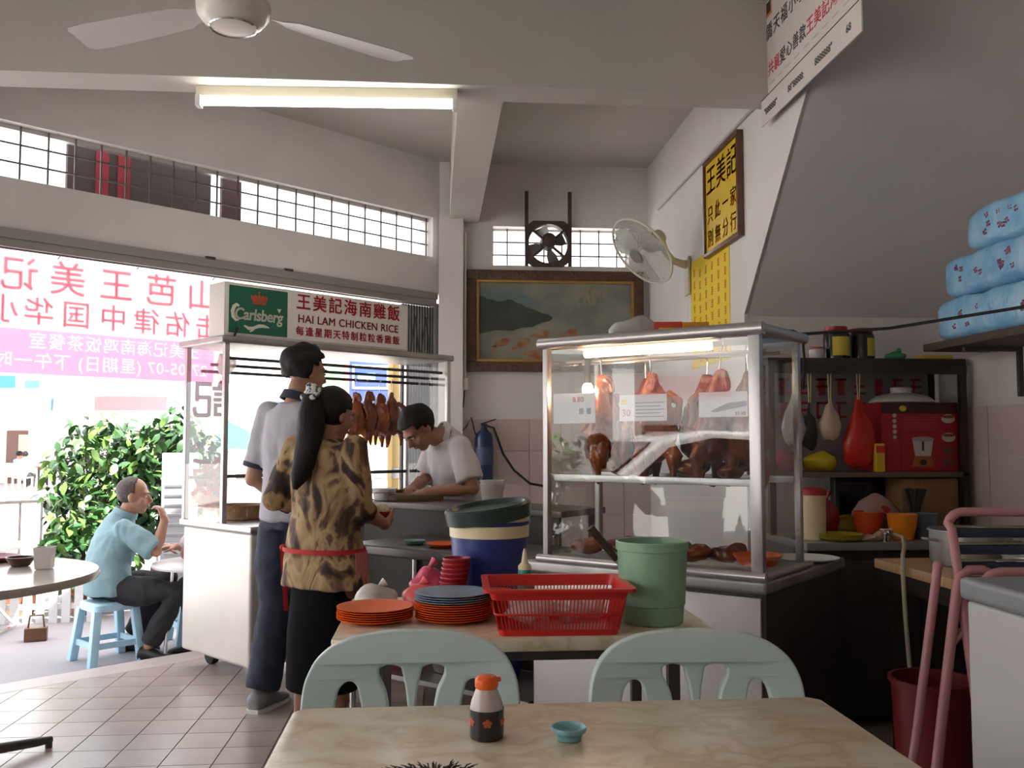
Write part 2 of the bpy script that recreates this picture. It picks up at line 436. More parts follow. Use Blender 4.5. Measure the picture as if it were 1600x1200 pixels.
# ceiling fan
cf = thing('ceiling_fan', 'cream ceiling fan with three blades hanging near the tube light', 'fan', (-.70, 3.19, 2.655))
FANC = mat('cream enamel', (.70, .66, .58), .3)
B().lathe([(.0, 0), (.055, .001), (.075, .006), (.078, .012), (.10, .022), (.122, .05), (.126, .085), (.11, .115), (.06, .13), (.02, .135)], n=36).out('motor_housing', FANC, cf)
B().lathe([(.076, .0035), (.079, .0015), (.082, .0055), (.079, .0105)], n=36, cap=False).out('chrome_ring', CHROME, cf)
B().cyl((0, 0, .13), (0, 0, CH-2.655), .012).out('down_rod', FANC, cf)
B().lathe([(.02, CH-2.655-.09), (.065, CH-2.655-.03), (.065, CH-2.655-.0005)], n=24).out('canopy', FANC, cf)
for k in range(3):
    a = R(-90 + 120*k + 4)
    d = Vector((math.cos(a), math.sin(a), 0)); n_ = Vector((-d.y, d.x, 0))
    rs = []
    for q, w in ((.10, .022), (.17, .03), (.22, .055), (.35, .065), (.60, .075), (.68, .07), (.70, .05)):
        c = d*q + Vector((0, 0, .075))
        rs.append([c + n_*w + Vector((0,0,.012)), c + n_*w*.5 + Vector((0,0,.009)), c - n_*w*.5 + Vector((0,0,-.006)), c - n_*w + Vector((0,0,-.012)), c - n_*w + Vector((0,0,-.009)), c + n_*w + Vector((0,0,.015))])
    B().rings(rs).out('blade', mat('dull cream blade', (.42, .39, .35), .5), cf)

# painting of carp and misty hills
pt = thing('framed_painting', 'wide dark framed landscape painting with orange carp on the back wall', 'painting', (.905, 6.995, 2.15))
PX, PZ = .675, .385
def frame_ring(b, w, h, wd, y0, y1):
    b.box(-w, w, y0, y1, h-wd, h).box(-w, w, y0, y1, -h, -h+wd).box(-w, -w+wd, y0, y1, -h+wd, h-wd).box(w-wd, w, y0, y1, -h+wd, h-wd)
    return b
frame_ring(B(), PX, PZ, .075, -.055, 0).bevel(.008).out('outer_frame', mat('dark carved frame', (.07, .03, .016), .4, col2=(.12, .055, .025), scale=30, bump=.6, bscale=50), pt)
frame_ring(B(), PX-.072, PZ-.072, .022, -.045, -.001).bevel(.005).out('gilt_slip', GILT, pt)
CANVAS = mat('painted canvas', (.2, .22, .2), .6, ramp=[(.25, (.10, .13, .125)), (.45, (.17, .19, .165)), (.6, (.27, .26, .205)), (.8, (.34, .31, .235))], scale=2.2, stretch=(1, 1, 1.6))
B().box(-PX+.09, PX-.09, -.022, -.001, -PZ+.09, PZ-.09).out('canvas', CANVAS, pt, smooth=False)
def blob(poly, y, m, name, parent):
    return B().prism(poly, y, y+.0015, Matrix(((1,0,0,0),(0,0,1,0),(0,1,0,0),(0,0,0,1)))).out(name, m, parent, smooth=False)
blob([(-.58,-.10),(-.58,.19),(-.55,.185),(-.52,.165),(-.48,.16),(-.44,.145),(-.40,.15),(-.36,.165),(-.33,.16),(-.30,.14),(-.26,.13),(-.23,.11),(-.18,.095),(-.14,.08),(-.10,.06),(-.06,.055),(-.02,.03),(-.04,.005),(-.10,-.01),(-.18,-.045),(-.25,-.05),(-.33,-.075),(-.45,-.07)], -.024, mat('paint dark hill', (.035, .05, .04), .6, col2=(.055,.075,.055), scale=9), 'painted_hill', pt)
blob([(-.58,.21),(-.45,.26),(-.34,.22),(-.22,.2),(-.1,.13),(-.12,.10),(-.3,.155),(-.44,.16),(-.58,.195)], -.0235, mat('paint blue hill', (.12, .17, .185), .6, col2=(.16,.2,.2), scale=9), 'painted_hill', pt)
blob([(.17,.12),(.2,.27),(.24,.25),(.28,.28),(.33,.26),(.37,.28),(.42,.27),(.4,.2),(.33,.14),(.26,.12)], -.0235, mat('paint grey cliffs', (.14, .17, .155), .6, col2=(.30,.26,.15), scale=14, stretch=(4,1,1)), 'painted_cliff', pt)
CARP = mat('paint carp orange', (.30, .10, .04), .6, col2=(.34, .26, .17), scale=16)
for (cx, cz, L, a) in ((-.42,-.17,.15,20),(-.27,-.18,.16,28),(-.12,-.10,.17,10),(.1,-.09,.14,30),(.13,-.13,.1,40),(-.16,-.25,.2,-3),(-.47,-.22,.08,60)):
    pts = []
    for k in range(14):
        q = 2*math.pi*k/14; w = .16 + .10*math.cos(q)
        px_, pz_ = L/2*math.cos(q), L*w*math.sin(q)*1.0
        pts.append((cx + px_*math.cos(R(a)) - pz_*math.sin(R(a)), cz + px_*math.sin(R(a)) + pz_*math.cos(R(a))))
    blob(pts, -.0245, CARP, 'painted_carp', pt)

# exhaust fan in the ventilation window
ef = thing('exhaust_fan', 'dark square exhaust fan on two uprights in the small barred window', 'fan', (.845, 6.96, 2.735))
RUST = mat('rusty dark steel', (.045, .030, .026), .6, col2=(.085, .05, .04), scale=20)
n = 32; ro, ri, hs = .175, .15, .172
rs_ = []
def sq(a, h): c, s_ = math.cos(a), math.sin(a); k = h/max(abs(c), abs(s_)); k = min(k, h*1.22); return Vector((c*k, 0, s_*k))
A = [2*math.pi*i/n for i in range(n)]
B().rings([[sq(a, hs) + Vector((0,-.05,0)) for a in A], [Vector((ri*math.cos(a), -.05, ri*math.sin(a))) for a in A], [Vector((ri*math.cos(a), .03, ri*math.sin(a))) for a in A], [sq(a, hs) + Vector((0,.0,0)) for a in A]], closed=True, cap=False).out('square_frame', RUST, ef)
mo = B().cyl((0, -.10, .015), (0, .02, .015), .055, .06, n=20).ell((0, -.10, .015), (.052, .03, .052)).out('motor', RUST, ef)
for a in (40, 140, 220, 320):
    B().obox(Vector((.105*math.cos(R(a)), -.045, .105*math.sin(R(a)))), (.13, .02, .016), Matrix.Rotation(-R(a), 3, 'Y')).out('strut', RUST, ef, smooth=False)
for k in range(4):
    a = R(20 + 90*k); d = Vector((math.cos(a), 0, math.sin(a))); s_ = Vector((-d.z, 0, d.x))
    B().rings([[d*q + s_*w + Vector((0, .03, 0)), d*q - s_*w + Vector((0, .0, 0)), d*q - s_*w + Vector((0, .003, 0)), d*q + s_*w + Vector((0, .033, 0))] for q, w in ((.03, .015), (.09, .04), (.14, .045))]).out('blade', mat('fan blade alloy', (.32, .31, .30), .4, .6), ef)
for s in (-1, 1):
    B().box(s*.165-.013, s*.165+.013, -.045, -.02, -.17, .40).out('upright', RUST, ef, smooth=False)

# wall fan
wf = thing('wall_fan', 'off-white oscillating wall fan with round wire cage beside the painting', 'fan', (1.625, 5.84, 2.38))
FANW = mat('aged cream plastic', (.62, .58, .48), .4)
B().box(-.02, 0, -.05, .05, -.20, .05).bevel(.008).out('wall_plate', FANW, wf)
B().tube([(-.01, 0, 0), (-.06, -.03, .0), (-.13, -.09, .01), (-.19, -.15, .05), (-.22, -.175, .11)], [.03, .026, .022, .022, .026], 12).out('arm', FANW, wf)
hd = Vector((-.72, -.28, -.63)).normalized()          # blows down into the room
hr = hd.to_track_quat('Z', 'Y').to_matrix()
hc = Vector((-.243, -.191, .133))
B().tube([hc + hr @ Vector((0,0,-.02)), hc + hr @ Vector((0,0,.05)), hc + hr @ Vector((0,0,.10))], [.045, .062, .055], 18).out('motor_housing', FANW, wf)
cc = hc + hr @ Vector((0, 0, .16))
CAGE = mat('cage wire', (.58, .56, .50), .4, .2)
def ring_pts(c, rot, r, z, n=40): return [c + rot @ Vector((r*math.cos(2*math.pi*i/n), r*math.sin(2*math.pi*i/n), z)) for i in range(n)]
def torus(b, pts, r, n=6):
    m_ = len(pts); rs = []
    for i in range(m_):
        t = (pts[(i+1) % m_] - pts[i-1]).normalized(); c = sum(pts, Vector()) / m_
        a = (pts[i]-c).normalized(); bb = t.cross(a).normalized()
        rs.append([pts[i] + (a*math.cos(2*math.pi*k/n) + bb*math.sin(2*math.pi*k/n))*r for k in range(n)])
    b.rings(rs, closed=True, cap=False); return b
torus(B(), ring_pts(cc, hr, .235, 0), .008).out('cage_rim', FANW, wf)
cg = B()
for k in range(54):
    a = 2*math.pi*k/54
    for sgn, dz in ((1, .055), (-1, .07)):
        pts = [cc + hr @ Vector((q*math.cos(a), q*math.sin(a), sgn*dz*(1-(q/.235)**2.4))) for q in (.05, .12, .18, .22, .235)]
        cg.tube(pts, .0014, 4)
for q in (.10, .16, .205):
    torus(cg, ring_pts(cc, hr, q, .055*(1-(q/.235)**2.4)), .0014, 4)
cgo = cg.out('cage_wires', CAGE, wf); cgo['kind'] = 'stuff'
B().tube([cc + hr @ Vector((0,0,.050)), cc + hr @ Vector((0,0,.062))], [.055, .045], 20).out('cage_badge', mat('grey badge', (.2, .19, .17), .4), wf)
for k in range(3):
    a = R(120*k + 15); rs = []
    for q, w, tw in ((.03, .02, .5), (.08, .06, .45), (.14, .085, .35), (.19, .075, .25), (.21, .04, .2)):
        d = Vector((math.cos(a), math.sin(a), 0)); s_ = Vector((-d.y, d.x, 0))*math.cos(tw) + Vector((0,0,math.sin(tw)))
        rs.append([cc + hr @ (d*q + s_*w), cc + hr @ (d*q - s_*w), cc + hr @ (d*q - s_*w + Vector((0,0,.004))), cc + hr @ (d*q + s_*w + Vector((0,0,.004)))])
    B().rings(rs).out('blade', filmmat('translucent fan blade', (.62, .62, .60), .8), wf)
B().tube([(-.012, -.03, -.2), (-.012, -.01, -.3), (-.012, .03, -.42), (-.012, .02, -.55)], .003, 6).out('cord', WHITE_PL, wf)

# conduit along the right wall
cd = B().tube([(W1-.012, 6.62, 2.94), (W1-.012, 5.6, 2.945), (W1-.012, 4.55, 2.95), (W1-.03, 4.4, 2.955), (W1-.04, 3.2, 2.97), (W1-.04, 2.2, 2.98)], [.007, .008, .009, .012, .013, .013], 8).out('conduit_pipe', mat('grey conduit', (.5, .5, .52), .4))
tag(cd, 'thin grey conduit pipe running along the top of the right wall', 'pipe')

# framed yellow shop sign and the yellow paper notice under it
ys = thing('framed_sign', 'yellow framed sign with red characters hung above the yellow paper', 'sign', (W1-.002, 5.08, 2.33))
MS = plane_M((-.024, 0, 0), (0, -1, 0), (0, 0, 1))
B().box(-.022, 0, -.31, .31, .01, .56).out('board', YELLOWSIGN, ys, smooth=False)
fb = B()
for a in ((-.32, .32, .55, .575), (-.32, .32, 0, .025), (-.32, -.295, .025, .55), (.295, .32, .025, .55)): fb.box(-.035, 0, *a)
fb.bevel(.003).out('wood_frame', BROWNWOOD, ys)
for ch, yy, zz, s in (('王', .19, .43, .18), ('美', .0, .43, .18), ('記', -.19, .43, .18)):
    text('character', ch, s, plane_M((-.0235, yy, zz), (0, -1, 0), (0, 0, 1)), mat('brownish red ink', (.58,.07,.02), .6), ys, heavy=.005)
for row, zz in (('只此一家', .235), ('別無分行', .095)):
    for k, ch in enumerate(row):
        text('character', ch, .11, plane_M((-.0235, .21 - k*.14, zz), (0, -1, 0), (0, 0, 1)), mat('brownish red ink', (.58,.07,.02), .6), ys, heavy=.005)
yp = thing('paper_notice', 'yellow paper notice with columns of small red writing on the right wall', 'notice', (W1-.001, 5.41, 1.70))
B().box(-.002, 0, -.39, .39, 0, .68).out('sheet', mat('yellow paper', (.80, .58, .03), .7), yp, smooth=False)
ink = B(); random.seed(3)
for c in range(6):
    y = .31 - c*.125
    for r_ in range(8):
        z = .60 - r_*.075 - (.02 if c else 0)
        for s in range(4):
            ink.box(-.0028, -.002, y-.018+random.uniform(-.005,.005), y+.018+random.uniform(-.006,.006), z-.02+s*.0125, z-.0155+s*.0125)
        ink.box(-.0028, -.002, y-.003, y+.003, z-.025, z+.025)
io = ink.out('handwriting', mat('orange red ink', (.5, .10, .01), .6), yp, smooth=False); io['kind'] = 'stuff'

# large mock cheque hung from the conduit
ck = thing('charity_cheque_board', 'large white mock cheque board with red and black writing hung at the ceiling', 'board', (W1-.045, 3.80, 2.77))
YA, YB = .54, -.53
B().box(-.006, 0, YB, YA, 0, .58).out('board', mat('cheque board', (.68, .62, .57), .6, col2=(.62, .565, .52), scale=3), ck, smooth=False)
B().box(-.0075, -.006, YB, YA, .125, .129).out('line', BLACKINK, ck, smooth=False)
def cktext(body, y, z, s, m, sp=1.05, b=.004):
    text('writing', body, s, plane_M((-.0068, y, z), (0, -1, 0), (0, 0, 1)), m, ck, bold=b, align='LEFT', spacing=sp)
cktext('共襄', .44, .235, .075, REDINK); cktext('愛心善款', .29, .235, .075, BLACKINK)
cktext('王美記海南雞飯', -.02, .235, .078, REDINK)
cktext('僑天福小學', .46, .42, .085, BLACKINK, 1.25)
cktext('"888888"', .50, .055, .045, BLACKINK, 1.0); cktext('88"88888:', .20, .055, .045, BLACKINK, 1.0); cktext('8888888"', -.10, .055, .045, BLACKINK, 1.0); cktext('68', -.40, .06, .045, BLACKINK, 1.0)
for s in range(10):
    B().box(-.007, -.006, .42 - .1*s - .06, .42 - .1*s, .165, .168).out('rule', mat('grey ink', (.4, .37, .35), .6), ck, smooth=False)
B().box(-.0072, -.006, .38, .46, .50, .57).out('crest', mat('crest orange', (.6, .2, .05), .6), ck, smooth=False)
B().box(-.0078, -.0072, .395, .445, .515, .57).out('crest_centre', BLACKINK, ck, smooth=False)

# fire extinguisher
fe = thing('fire_extinguisher', 'dark blue fire extinguisher with black hose hung on the tiled back wall', 'extinguisher', (.36, 6.92, .90))
B().lathe([(.05, 0), (.066, .008), (.068, .03), (.068, .36), (.058, .40), (.03, .425), (.022, .44), (.022, .455)], n=24).out('cylinder', mat('blue enamel', (.010, .022, .09), .3), fe)
B().box(-.02, .02, -.015, .015, .45, .475).obox(Vector((.03, 0, .487)), (.12, .018, .01), Matrix.Rotation(R(-18), 3, 'Y')).bevel(.002).out('valve_handle', BLACK, fe)
B().tube([(.01, -.02, .46), (.07, -.03, .44), (.10, -.03, .36), (.14, -.03, .25), (.22, -.03, .13), (.34, -.03, .03), (.5, -.02, .0)], .009, 8).out('hose', RUBBER, fe)
B().lathe([(.0695, .17), (.0695, .30)], n=24, cap=False).out('label_band', mat('pale label', (.05, .07, .15), .5), fe)
# switch box and cables on the pilaster
sb = thing('switch_box', 'small cream switch box with loose cables on the corner pilaster', 'switch', (.205, 6.93, 1.62))
B().box(-.01, .035, -.05, .0, 0, .09).bevel(.004).out('box', FANW, sb)
B().tube([(.01, -.02, 0), (.0, -.02, -.12), (-.05, -.04, -.25), (-.03, -.04, -.33), (.03, -.03, -.26), (.06, -.02, -.20), (.09, -.02, -.32), (.12, 0, -.36)], .005, 6).out('cable', BLACK, sb)
B().tube([(.012, -.02, .09), (.012, -.02, .6), (.012, -.02, 1.18)], .009, 6).out('conduit', FANW, sb)
# ================================================================== soft volumes (bodies, poultry, bags): overlapping solids fused into one skin
def fuse(b, voxel=.012, smooth=4, fac=.5):
    bmesh.ops.recalc_face_normals(b.bm, faces=b.bm.faces)
    me = bpy.data.meshes.new('tmp'); b.bm.to_mesh(me); b.bm.free()
    o = bpy.data.objects.new('tmp', me); COL.objects.link(o)
    r = o.modifiers.new('r', 'REMESH'); r.mode = 'VOXEL'; r.voxel_size = voxel
    s = o.modifiers.new('s', 'SMOOTH'); s.iterations = smooth; s.factor = fac
    bpy.context.view_layer.update()
    m2 = bpy.data.meshes.new_from_object(o.evaluated_get(bpy.context.evaluated_depsgraph_get()))
    bpy.data.objects.remove(o); bpy.data.meshes.remove(me)
    m2.shade_smooth()
    return m2
def obj(name, me, m, parent=None, loc=None):
    me.materials.clear(); me.materials.append(m); me.name = name
    o = bpy.data.objects.new(name, me); COL.objects.link(o)
    if parent is not None: o.parent = parent
    if loc is not None: o.location = loc
    return o

# ================================================================== TABLES AND CHAIRS IN FRONT
def dining_table(name, label, x0, x1, y0, y1, ztop):
    t = thing(name, label, 'table', ((x0+x1)/2, (y0+y1)/2, 0))
    w, d = (x1-x0)/2, (y1-y0)/2
    poly = [(-w+.02,-d),(w-.02,-d),(w,-d+.02),(w,d-.02),(w-.02,d),(-w+.02,d),(-w,d-.02),(-w,-d+.02)]
    B().prism(poly, ztop-.036, ztop).bevel(.006, 2).out('tabletop', TABLETOP, t)
    fr = B()
    fr.box(-w+.10, w-.10, -d+.08, -d+.10, ztop-.075, ztop-.036).box(-w+.10, w-.10, d-.10, d-.08, ztop-.075, ztop-.036)
    fr.box(-w+.10, -w+.12, -d+.1, d-.1, ztop-.075, ztop-.036).box(w-.12, w-.10, -d+.1, d-.1, ztop-.075, ztop-.036)
    fr.out('apron_frame', DARKSTEEL, t, smooth=False)
    for sx in (-1, 1):
        for sy in (-1, 1):
            B().box(sx*(w-.11)-.015, sx*(w-.11)+.015, sy*(d-.09)-.015, sy*(d-.09)+.015, 0, ztop-.03).out('leg', DARKSTEEL, t, smooth=False)
    B().box(-w+.12, w-.12, -.012, .012, .16, .185).out('stretcher', DARKSTEEL, t, smooth=False)
    return t
dining_table('dining_table', 'cream marbled table at the front with the soy sauce bottle on it', -.256, .736, 1.02, 1.776, .75)
dining_table('serving_table', 'cream marbled table behind the mint chairs carrying plates and red basket', -.256, .736, 2.357, 3.00, .75)

def chair_back_mesh():
    c = bpy.data.curves.new('cb', 'CURVE'); c.dimensions = '2D'; c.fill_mode = 'BOTH'; c.extrude = .011; c.bevel_depth = .005; c.bevel_resolution = 2
    half = [(.185,.42),(.215,.50),(.232,.60),(.234,.68),(.222,.73),(.195,.767),(.15,.792),(.09,.805),(0,.81)]
    outer = half + [(-x, z) for x, z in reversed(half[:-1])]
    oh = [(.168,.685),(.152,.711),(.135,.716),(.120,.708),(.112,.69),(.10,.6),(.095,.50),(.155,.50),(.172,.6)]
    ih = [(.078,.733),(.070,.743),(.027,.743),(.018,.735),(.018,.50),(.045,.50),(.05,.6),(.06,.68)]
    for poly in (outer, oh, ih, [(-x, z) for x, z in oh], [(-x, z) for x, z in ih]):
        sp = c.splines.new('BEZIER'); sp.bezier_points.add(len(poly)-1); sp.use_cyclic_u = True
        for p, (x, z) in zip(sp.bezier_points, poly):
            p.co = (x, z, 0); p.handle_left_type = p.handle_right_type = 'AUTO'
        sp.resolution_u = 4
    o = bpy.data.objects.new('cb', c); COL.objects.link(o); bpy.context.view_layer.update()
    me = bpy.data.meshes.new_from_object(o.evaluated_get(bpy.context.evaluated_depsgraph_get()))
    bpy.data.objects.remove(o); bpy.data.curves.remove(c)
    for v in me.vertices:
        x, z, d = v.co
        v.co = (x, d - .35*x*x + .16*(z-.42) + .0, z)      # bowed round the sitter, leaning back
    me.shade_smooth(); me.set_sharp_from_angle(angle=R(45))
    return me
def plastic_chair(label, loc, rz):
    t = thing('plastic_chair', label, 'chair', loc, rz, 'pale mint plastic chairs')
    obj('backrest', chair_back_mesh(), CHAIRPL, t, (0, .17, 0))
    s = B().prism([(-.19,.19),(-.215,0),(-.21,-.2),(-.17,-.235),(.17,-.235),(.21,-.2),(.215,0),(.19,.19)], .405, .43).bevel(.01, 3)
    s.out('seat', CHAIRPL, t)
    for sx in (-1, 1):
        for sy, yt in ((-1, -.19), (1, .17)):
            B().rings([[Vector((sx*a + dx, yb + dy, z)) for dx, dy in ((-.022,-.018),(.022,-.018),(.022,.018),(-.022,.018))] for a, yb, z in ((.205, yt*1.18, 0), (.175, yt, .41))]).bevel(.004).out('leg', CHAIRPL, t)
    return t
plastic_chair('pale mint plastic chair under the stacked plates, left of the pair', (-.046, 1.92, 0), R(1))
plastic_chair('pale mint plastic chair below the green bucket, right of the pair', (.571, 1.875, 0), R(-3))

# soy sauce bottle and sauce dish
sb = thing('sauce_bottle', 'small soy sauce bottle with orange cap and dark lower half', 'bottle', (.087, 1.575, .75)); sb.scale = (1, 1, .92)
B().lathe([(.024,0),(.0275,.003),(.0285,.012),(.0285,.052),(.0255,.066),(.0195,.083),(.0165,.090)], n=28).out('bottle_body', [mat('cloudy bottle top', (.52, .44, .42), .25)], sb)
B().lathe([(.0245,-.0003),(.0282,.003),(.0292,.012),(.0292,.0535)], n=28, cap=False).out('soy_band', mat('soy dark band', (.022, .016, .018), .15), sb)
B().lathe([(.018,.088),(.0195,.092),(.0195,.104),(.015,.110),(.006,.112)], n=20).box(.012, .024, -.005, .005, .100, .107).bevel(.0015).out('cap', mat('orange red cap', (.80, .12, .01), .35), sb)
for a in (-90, -150, -30):
    d = Vector((math.cos(R(a)), math.sin(R(a)), 0)); c0 = d*.0290 + Vector((0,0,.033)); s_ = Vector((-d.y, d.x, 0))
    fl = B()
    for k in range(5):
        q = 2*math.pi*k/5 + .3; fl.ell(c0 + s_*.005*math.cos(q) + Vector((0,0,.005*math.sin(q))), (.0032,.0032,.0032), nu=8, nv=6)
    fl.ell(c0, (.003,.003,.003), nu=8, nv=6)
    for v in fl.bm.verts: v.co -= d*((v.co-c0).dot(d)*.75)
    fl.out('flower_print', mat('flower orange', (.45, .09, .02), .5), sb)
sd = B().lathe([(.016,0),(.0205,.001),(.0215,.006),(.0235,.011),(.0285,.014),(.0295,.0195),(.029,.0215),(.0275,.0215),(.026,.017),(.020,.010),(.004,.008)], n=32, cap=True).out('sauce_dish', mat('turquoise melamine', (.20, .42, .46), .3), loc=(.222, 1.555, .75))
tag(sd, 'tiny turquoise sauce dish on the near table', 'dish')

# ================================================================== THINGS ON THE SERVING TABLE
plate_prof = [(.045,0),(.062,.0005),(.070,.004),(.085,.009),(.103,.0125),(.1045,.0145),(.101,.0148),(.084,.0115),(.068,.0065),(.04,.0035),(.004,.003)]
pm_o = B().lathe(plate_prof, n=36).mesh('plate'); pm_o.materials.append(ORANGEPL)
pm_b = B().lathe(plate_prof, n=36).mesh('plate'); pm_b.materials.append(BLUEGREY)
ordinal = ['bottom', 'second', 'third', 'fourth', 'fifth', 'sixth', 'seventh', 'eighth', 'ninth', 'tenth']
for k in range(6):
    o = bpy.data.objects.new('plate', pm_o); COL.objects.link(o); o.location = (-.162 + random.uniform(-.002,.002), 2.60, .75 + k*.0058)
    tag(o, 'top orange plate of the low stack at the table corner' if k == 5 else '%s orange plate from the table in the low corner stack' % ordinal[k], 'plate', 'low stack of orange plates')
for k in range(12):
    o = bpy.data.objects.new('plate', pm_b if k >= 8 else pm_o); COL.objects.link(o); o.location = (.050 + random.uniform(-.002,.002), 2.595, .75 + k*.0060)
    if k >= 8: tag(o, 'topmost blue grey plate of the tall stack' if k == 11 else '%s blue grey plate up in the tall stack' % ordinal[k-8].replace('bottom', 'lowest'), 'plate', 'tall stack of plates')
    else: tag(o, '%s orange plate from the table under the blue grey plates' % ordinal[k], 'plate', 'tall stack of plates')

bk = thing('plastic_basket', 'red slotted plastic basket holding clear wrapped packs', 'basket', (.318, 2.475, .75), R(-1.5))
def bsec(z): q = z/.12; return (.152 + .026*q, .105 + .02*q)
def rrect(w, d, z, r=.02, n=4):
    p = []
    for cx, cy, a0 in ((w-r, d-r, 0), (-w+r, d-r, 90), (-w+r, -d+r, 180), (w-r, -d+r, 270)):
        for k in range(n): a = R(a0 + 90*k/(n-1)); p.append(Vector((cx + r*math.cos(a), cy + r*math.sin(a), z)))
    return p
B().rings([rrect(.152,.105,0), rrect(.155,.108,.016), rrect(.152,.105,.016), rrect(.149,.102,.003)]).out('base', REDPL, bk)
B().rings([rrect(.172,.122,.092), rrect(.178,.127,.113), rrect(.193,.142,.113), rrect(.194,.143,.121), rrect(.176,.125,.121), rrect(.169,.119,.092)], closed=True, cap=False).out('rim', REDPL, bk)
sl = B()
for side in range(4):
    L = 34 if side % 2 == 0 else 24
    for k in range(L + 1):
        q = -1 + 2*k/L
        def P(z):
            w, d = bsec(z)
            w -= .002; d -= .002
            return {0: Vector((q*(w-.012), -d, z)), 1: Vector((w, q*(d-.012), z)), 2: Vector((q*(w-.012), d, z)), 3: Vector((-w, q*(d-.012), z))}[side]
        sl.tube([P(.012), P(.095)], .0021, 4)
so = sl.out('slats', REDPL, bk); so['kind'] = 'stuff'
torus(B(), rrect(.164,.115,.055), .003, 5).out('band', REDPL, bk)
WRAP = filmmat('crinkled cellophane', (.80, .74, .70), .55, .12)
random.seed(11)
for k in range(7):
    c = B(); 
    c.ell((0,0,0), (.052,.034,.026), nu=14, nv=8); c.jitter(.018, 28, k)
    o = c.out('wrapped_pack', WRAP, None, angle=20, loc=(.235 + (k % 4)*.055, 2.44 + (k//4)*.075, .800 + (k % 2)*.012), rot=(0, 0, k*1.1))
    tag(o, 'clear crinkled wrapped pack in the red basket, ' + ['front left', 'front, second from the left', 'front, third from the left', 'front right', 'back left', 'back middle', 'back right'][k], 'pack', 'wrapped packs in the basket')

gb = thing('green_bucket', 'pale green plastic bucket with raised rim on the serving table', 'bucket', (.592, 2.53, .75))
B().lathe([(.078,0),(.082,.003),(.086,.05),(.0885,.052),(.0945,.195),(.0985,.197),(.0995,.218),(.097,.221),(.0935,.219),(.0915,.19),(.084,.05),(.079,.006),(.004,.005)], n=40).out('bucket_body', GREENPL, gb)
B().lathe([(.004,.155),(.0895,.155)], n=32, cap=False).out('soup', mat('brown broth', (.18, .09, .03), .2), gb)
kn = thing('knife', 'black handled kitchen knife standing in the green bucket', 'knife', (.575, 2.56, .76))
hdv = Vector((-.062, .0, .075)).normalized()
B().tube([Vector((-.075,0,.155)), Vector((-.075,0,.155)) + hdv*.05, Vector((-.075,0,.155)) + hdv*.115], [.009,.011,.012], 10).out('handle', mat('dark brown handle', (.035,.02,.015), .5), kn)
B().rings([[Vector((-.075,0,.155)) + hdv*q + Vector((w*hdv.z, t_, -w*hdv.x)) for w, t_ in ((-.008,0),(0,.0012),(.012*(1 if q>-.1 else .5),0),(0,-.0012))] for q in (.0, -.08, -.15)]).out('blade', STEEL, kn)

bb = thing('blue_bin', 'navy blue plastic bucket with dark green lid ring set askew', 'bucket', (.168, 2.90, .75))
B().lathe([(.100,0),(.105,.004),(.122,.235),(.126,.237),(.127,.248),(.121,.248),(.115,.22),(.1,.01),(.004,.008)], n=40).out('bucket_body', NAVYPL, bb)
lid = B().lathe([(.121,-.012),(.1325,-.012),(.1345,.028),(.130,.034),(.118,.034),(.110,.022),(.004,.018)], n=40).out('lid', DKGREEN, bb, loc=(-.002, -.002, .262), rot=(R(3), R(-8), 0))
B().lathe([(.1225,.20),(.1245,.246),(.1265,.262)], n=30, cap=False).out('paper_lining', CREAMPL, bb)
for k in range(8):
    cu = B().lathe([(.030,0),(.033,.002),(.040,.05),(.042,.052),(.042,.056),(.039,.056),(.031,.006),(.004,.005)], n=28).out('plastic_tumbler', DKREDPL, None, loc=(.052 + .0018*k, 2.76, .7505 + k*.0135))
    tag(cu, ['lowest', 'second', 'third', 'fourth', 'fifth', 'sixth', 'seventh', 'topmost'][k] + ' dark red plastic tumbler in the stack before the blue bin', 'tumbler', 'stacked red tumblers')
sq_ = thing('squeeze_bottle', 'teal squeeze bottle with pale nozzle behind the red basket', 'bottle', (.262, 2.735, .75))
B().lathe([(.018,0),(.020,.004),(.020,.105),(.019,.118)], n=24).out('bottle_body', mat('teal plastic', (.03, .32, .25), .35), sq_)
B().lathe([(.0195,.118),(.0195,.128),(.010,.138),(.006,.165),(.0025,.178)], n=20).out('nozzle', CREAMPL, sq_)
ob = B().lathe([(.03,0),(.034,.002),(.055,.05),(.060,.056),(.0605,.062),(.057,.062),(.05,.048),(.032,.006),(.004,.005)], n=32).out('bowl', ORANGEPL, None, loc=(.17, 2.71, .75))
tag(ob, 'orange plastic bowl between the tall plate stack and the red basket', 'bowl')
def plastic_bag(label, loc, m, r=(.06,.05,.035), seed=1, name='plastic_bag', knot=True, rz=0, amp=.02):
    b = B(); b.ell((0,0,r[2]*.9), r, nu=20, nv=12)
    b.jitter(amp, 16, seed)
    if knot: b.tube([(0,0,r[2]*1.5), (.005,.0,r[2]*2.0), (.02,.005,r[2]*2.3)], [.018,.006,.014], 8)
    for v in b.bm.verts: v.co.z = max(v.co.z, .001)
    o = b.out(name, m, None, angle=60, loc=loc, rot=(0,0,rz))
    return tag(o, label, 'bag')
plastic_bag('crumpled grey white plastic bag behind the low plate stack', (-.165, 2.79, .75), filmmat('whitish film', (.66, .63, .58), .7), (.062,.05,.034), 2)
plastic_bag('pink plastic bag crumpled beside the red tumblers', (-.045, 2.78, .75), filmmat('pink film', (.90, .16, .16), .75), (.055,.045,.036), 3)
plastic_bag('magenta pink plastic bag tucked behind the red tumblers', (-.018, 2.90, .75), filmmat('magenta film', (.72, .10, .18), .75), (.055,.045,.055), 4)

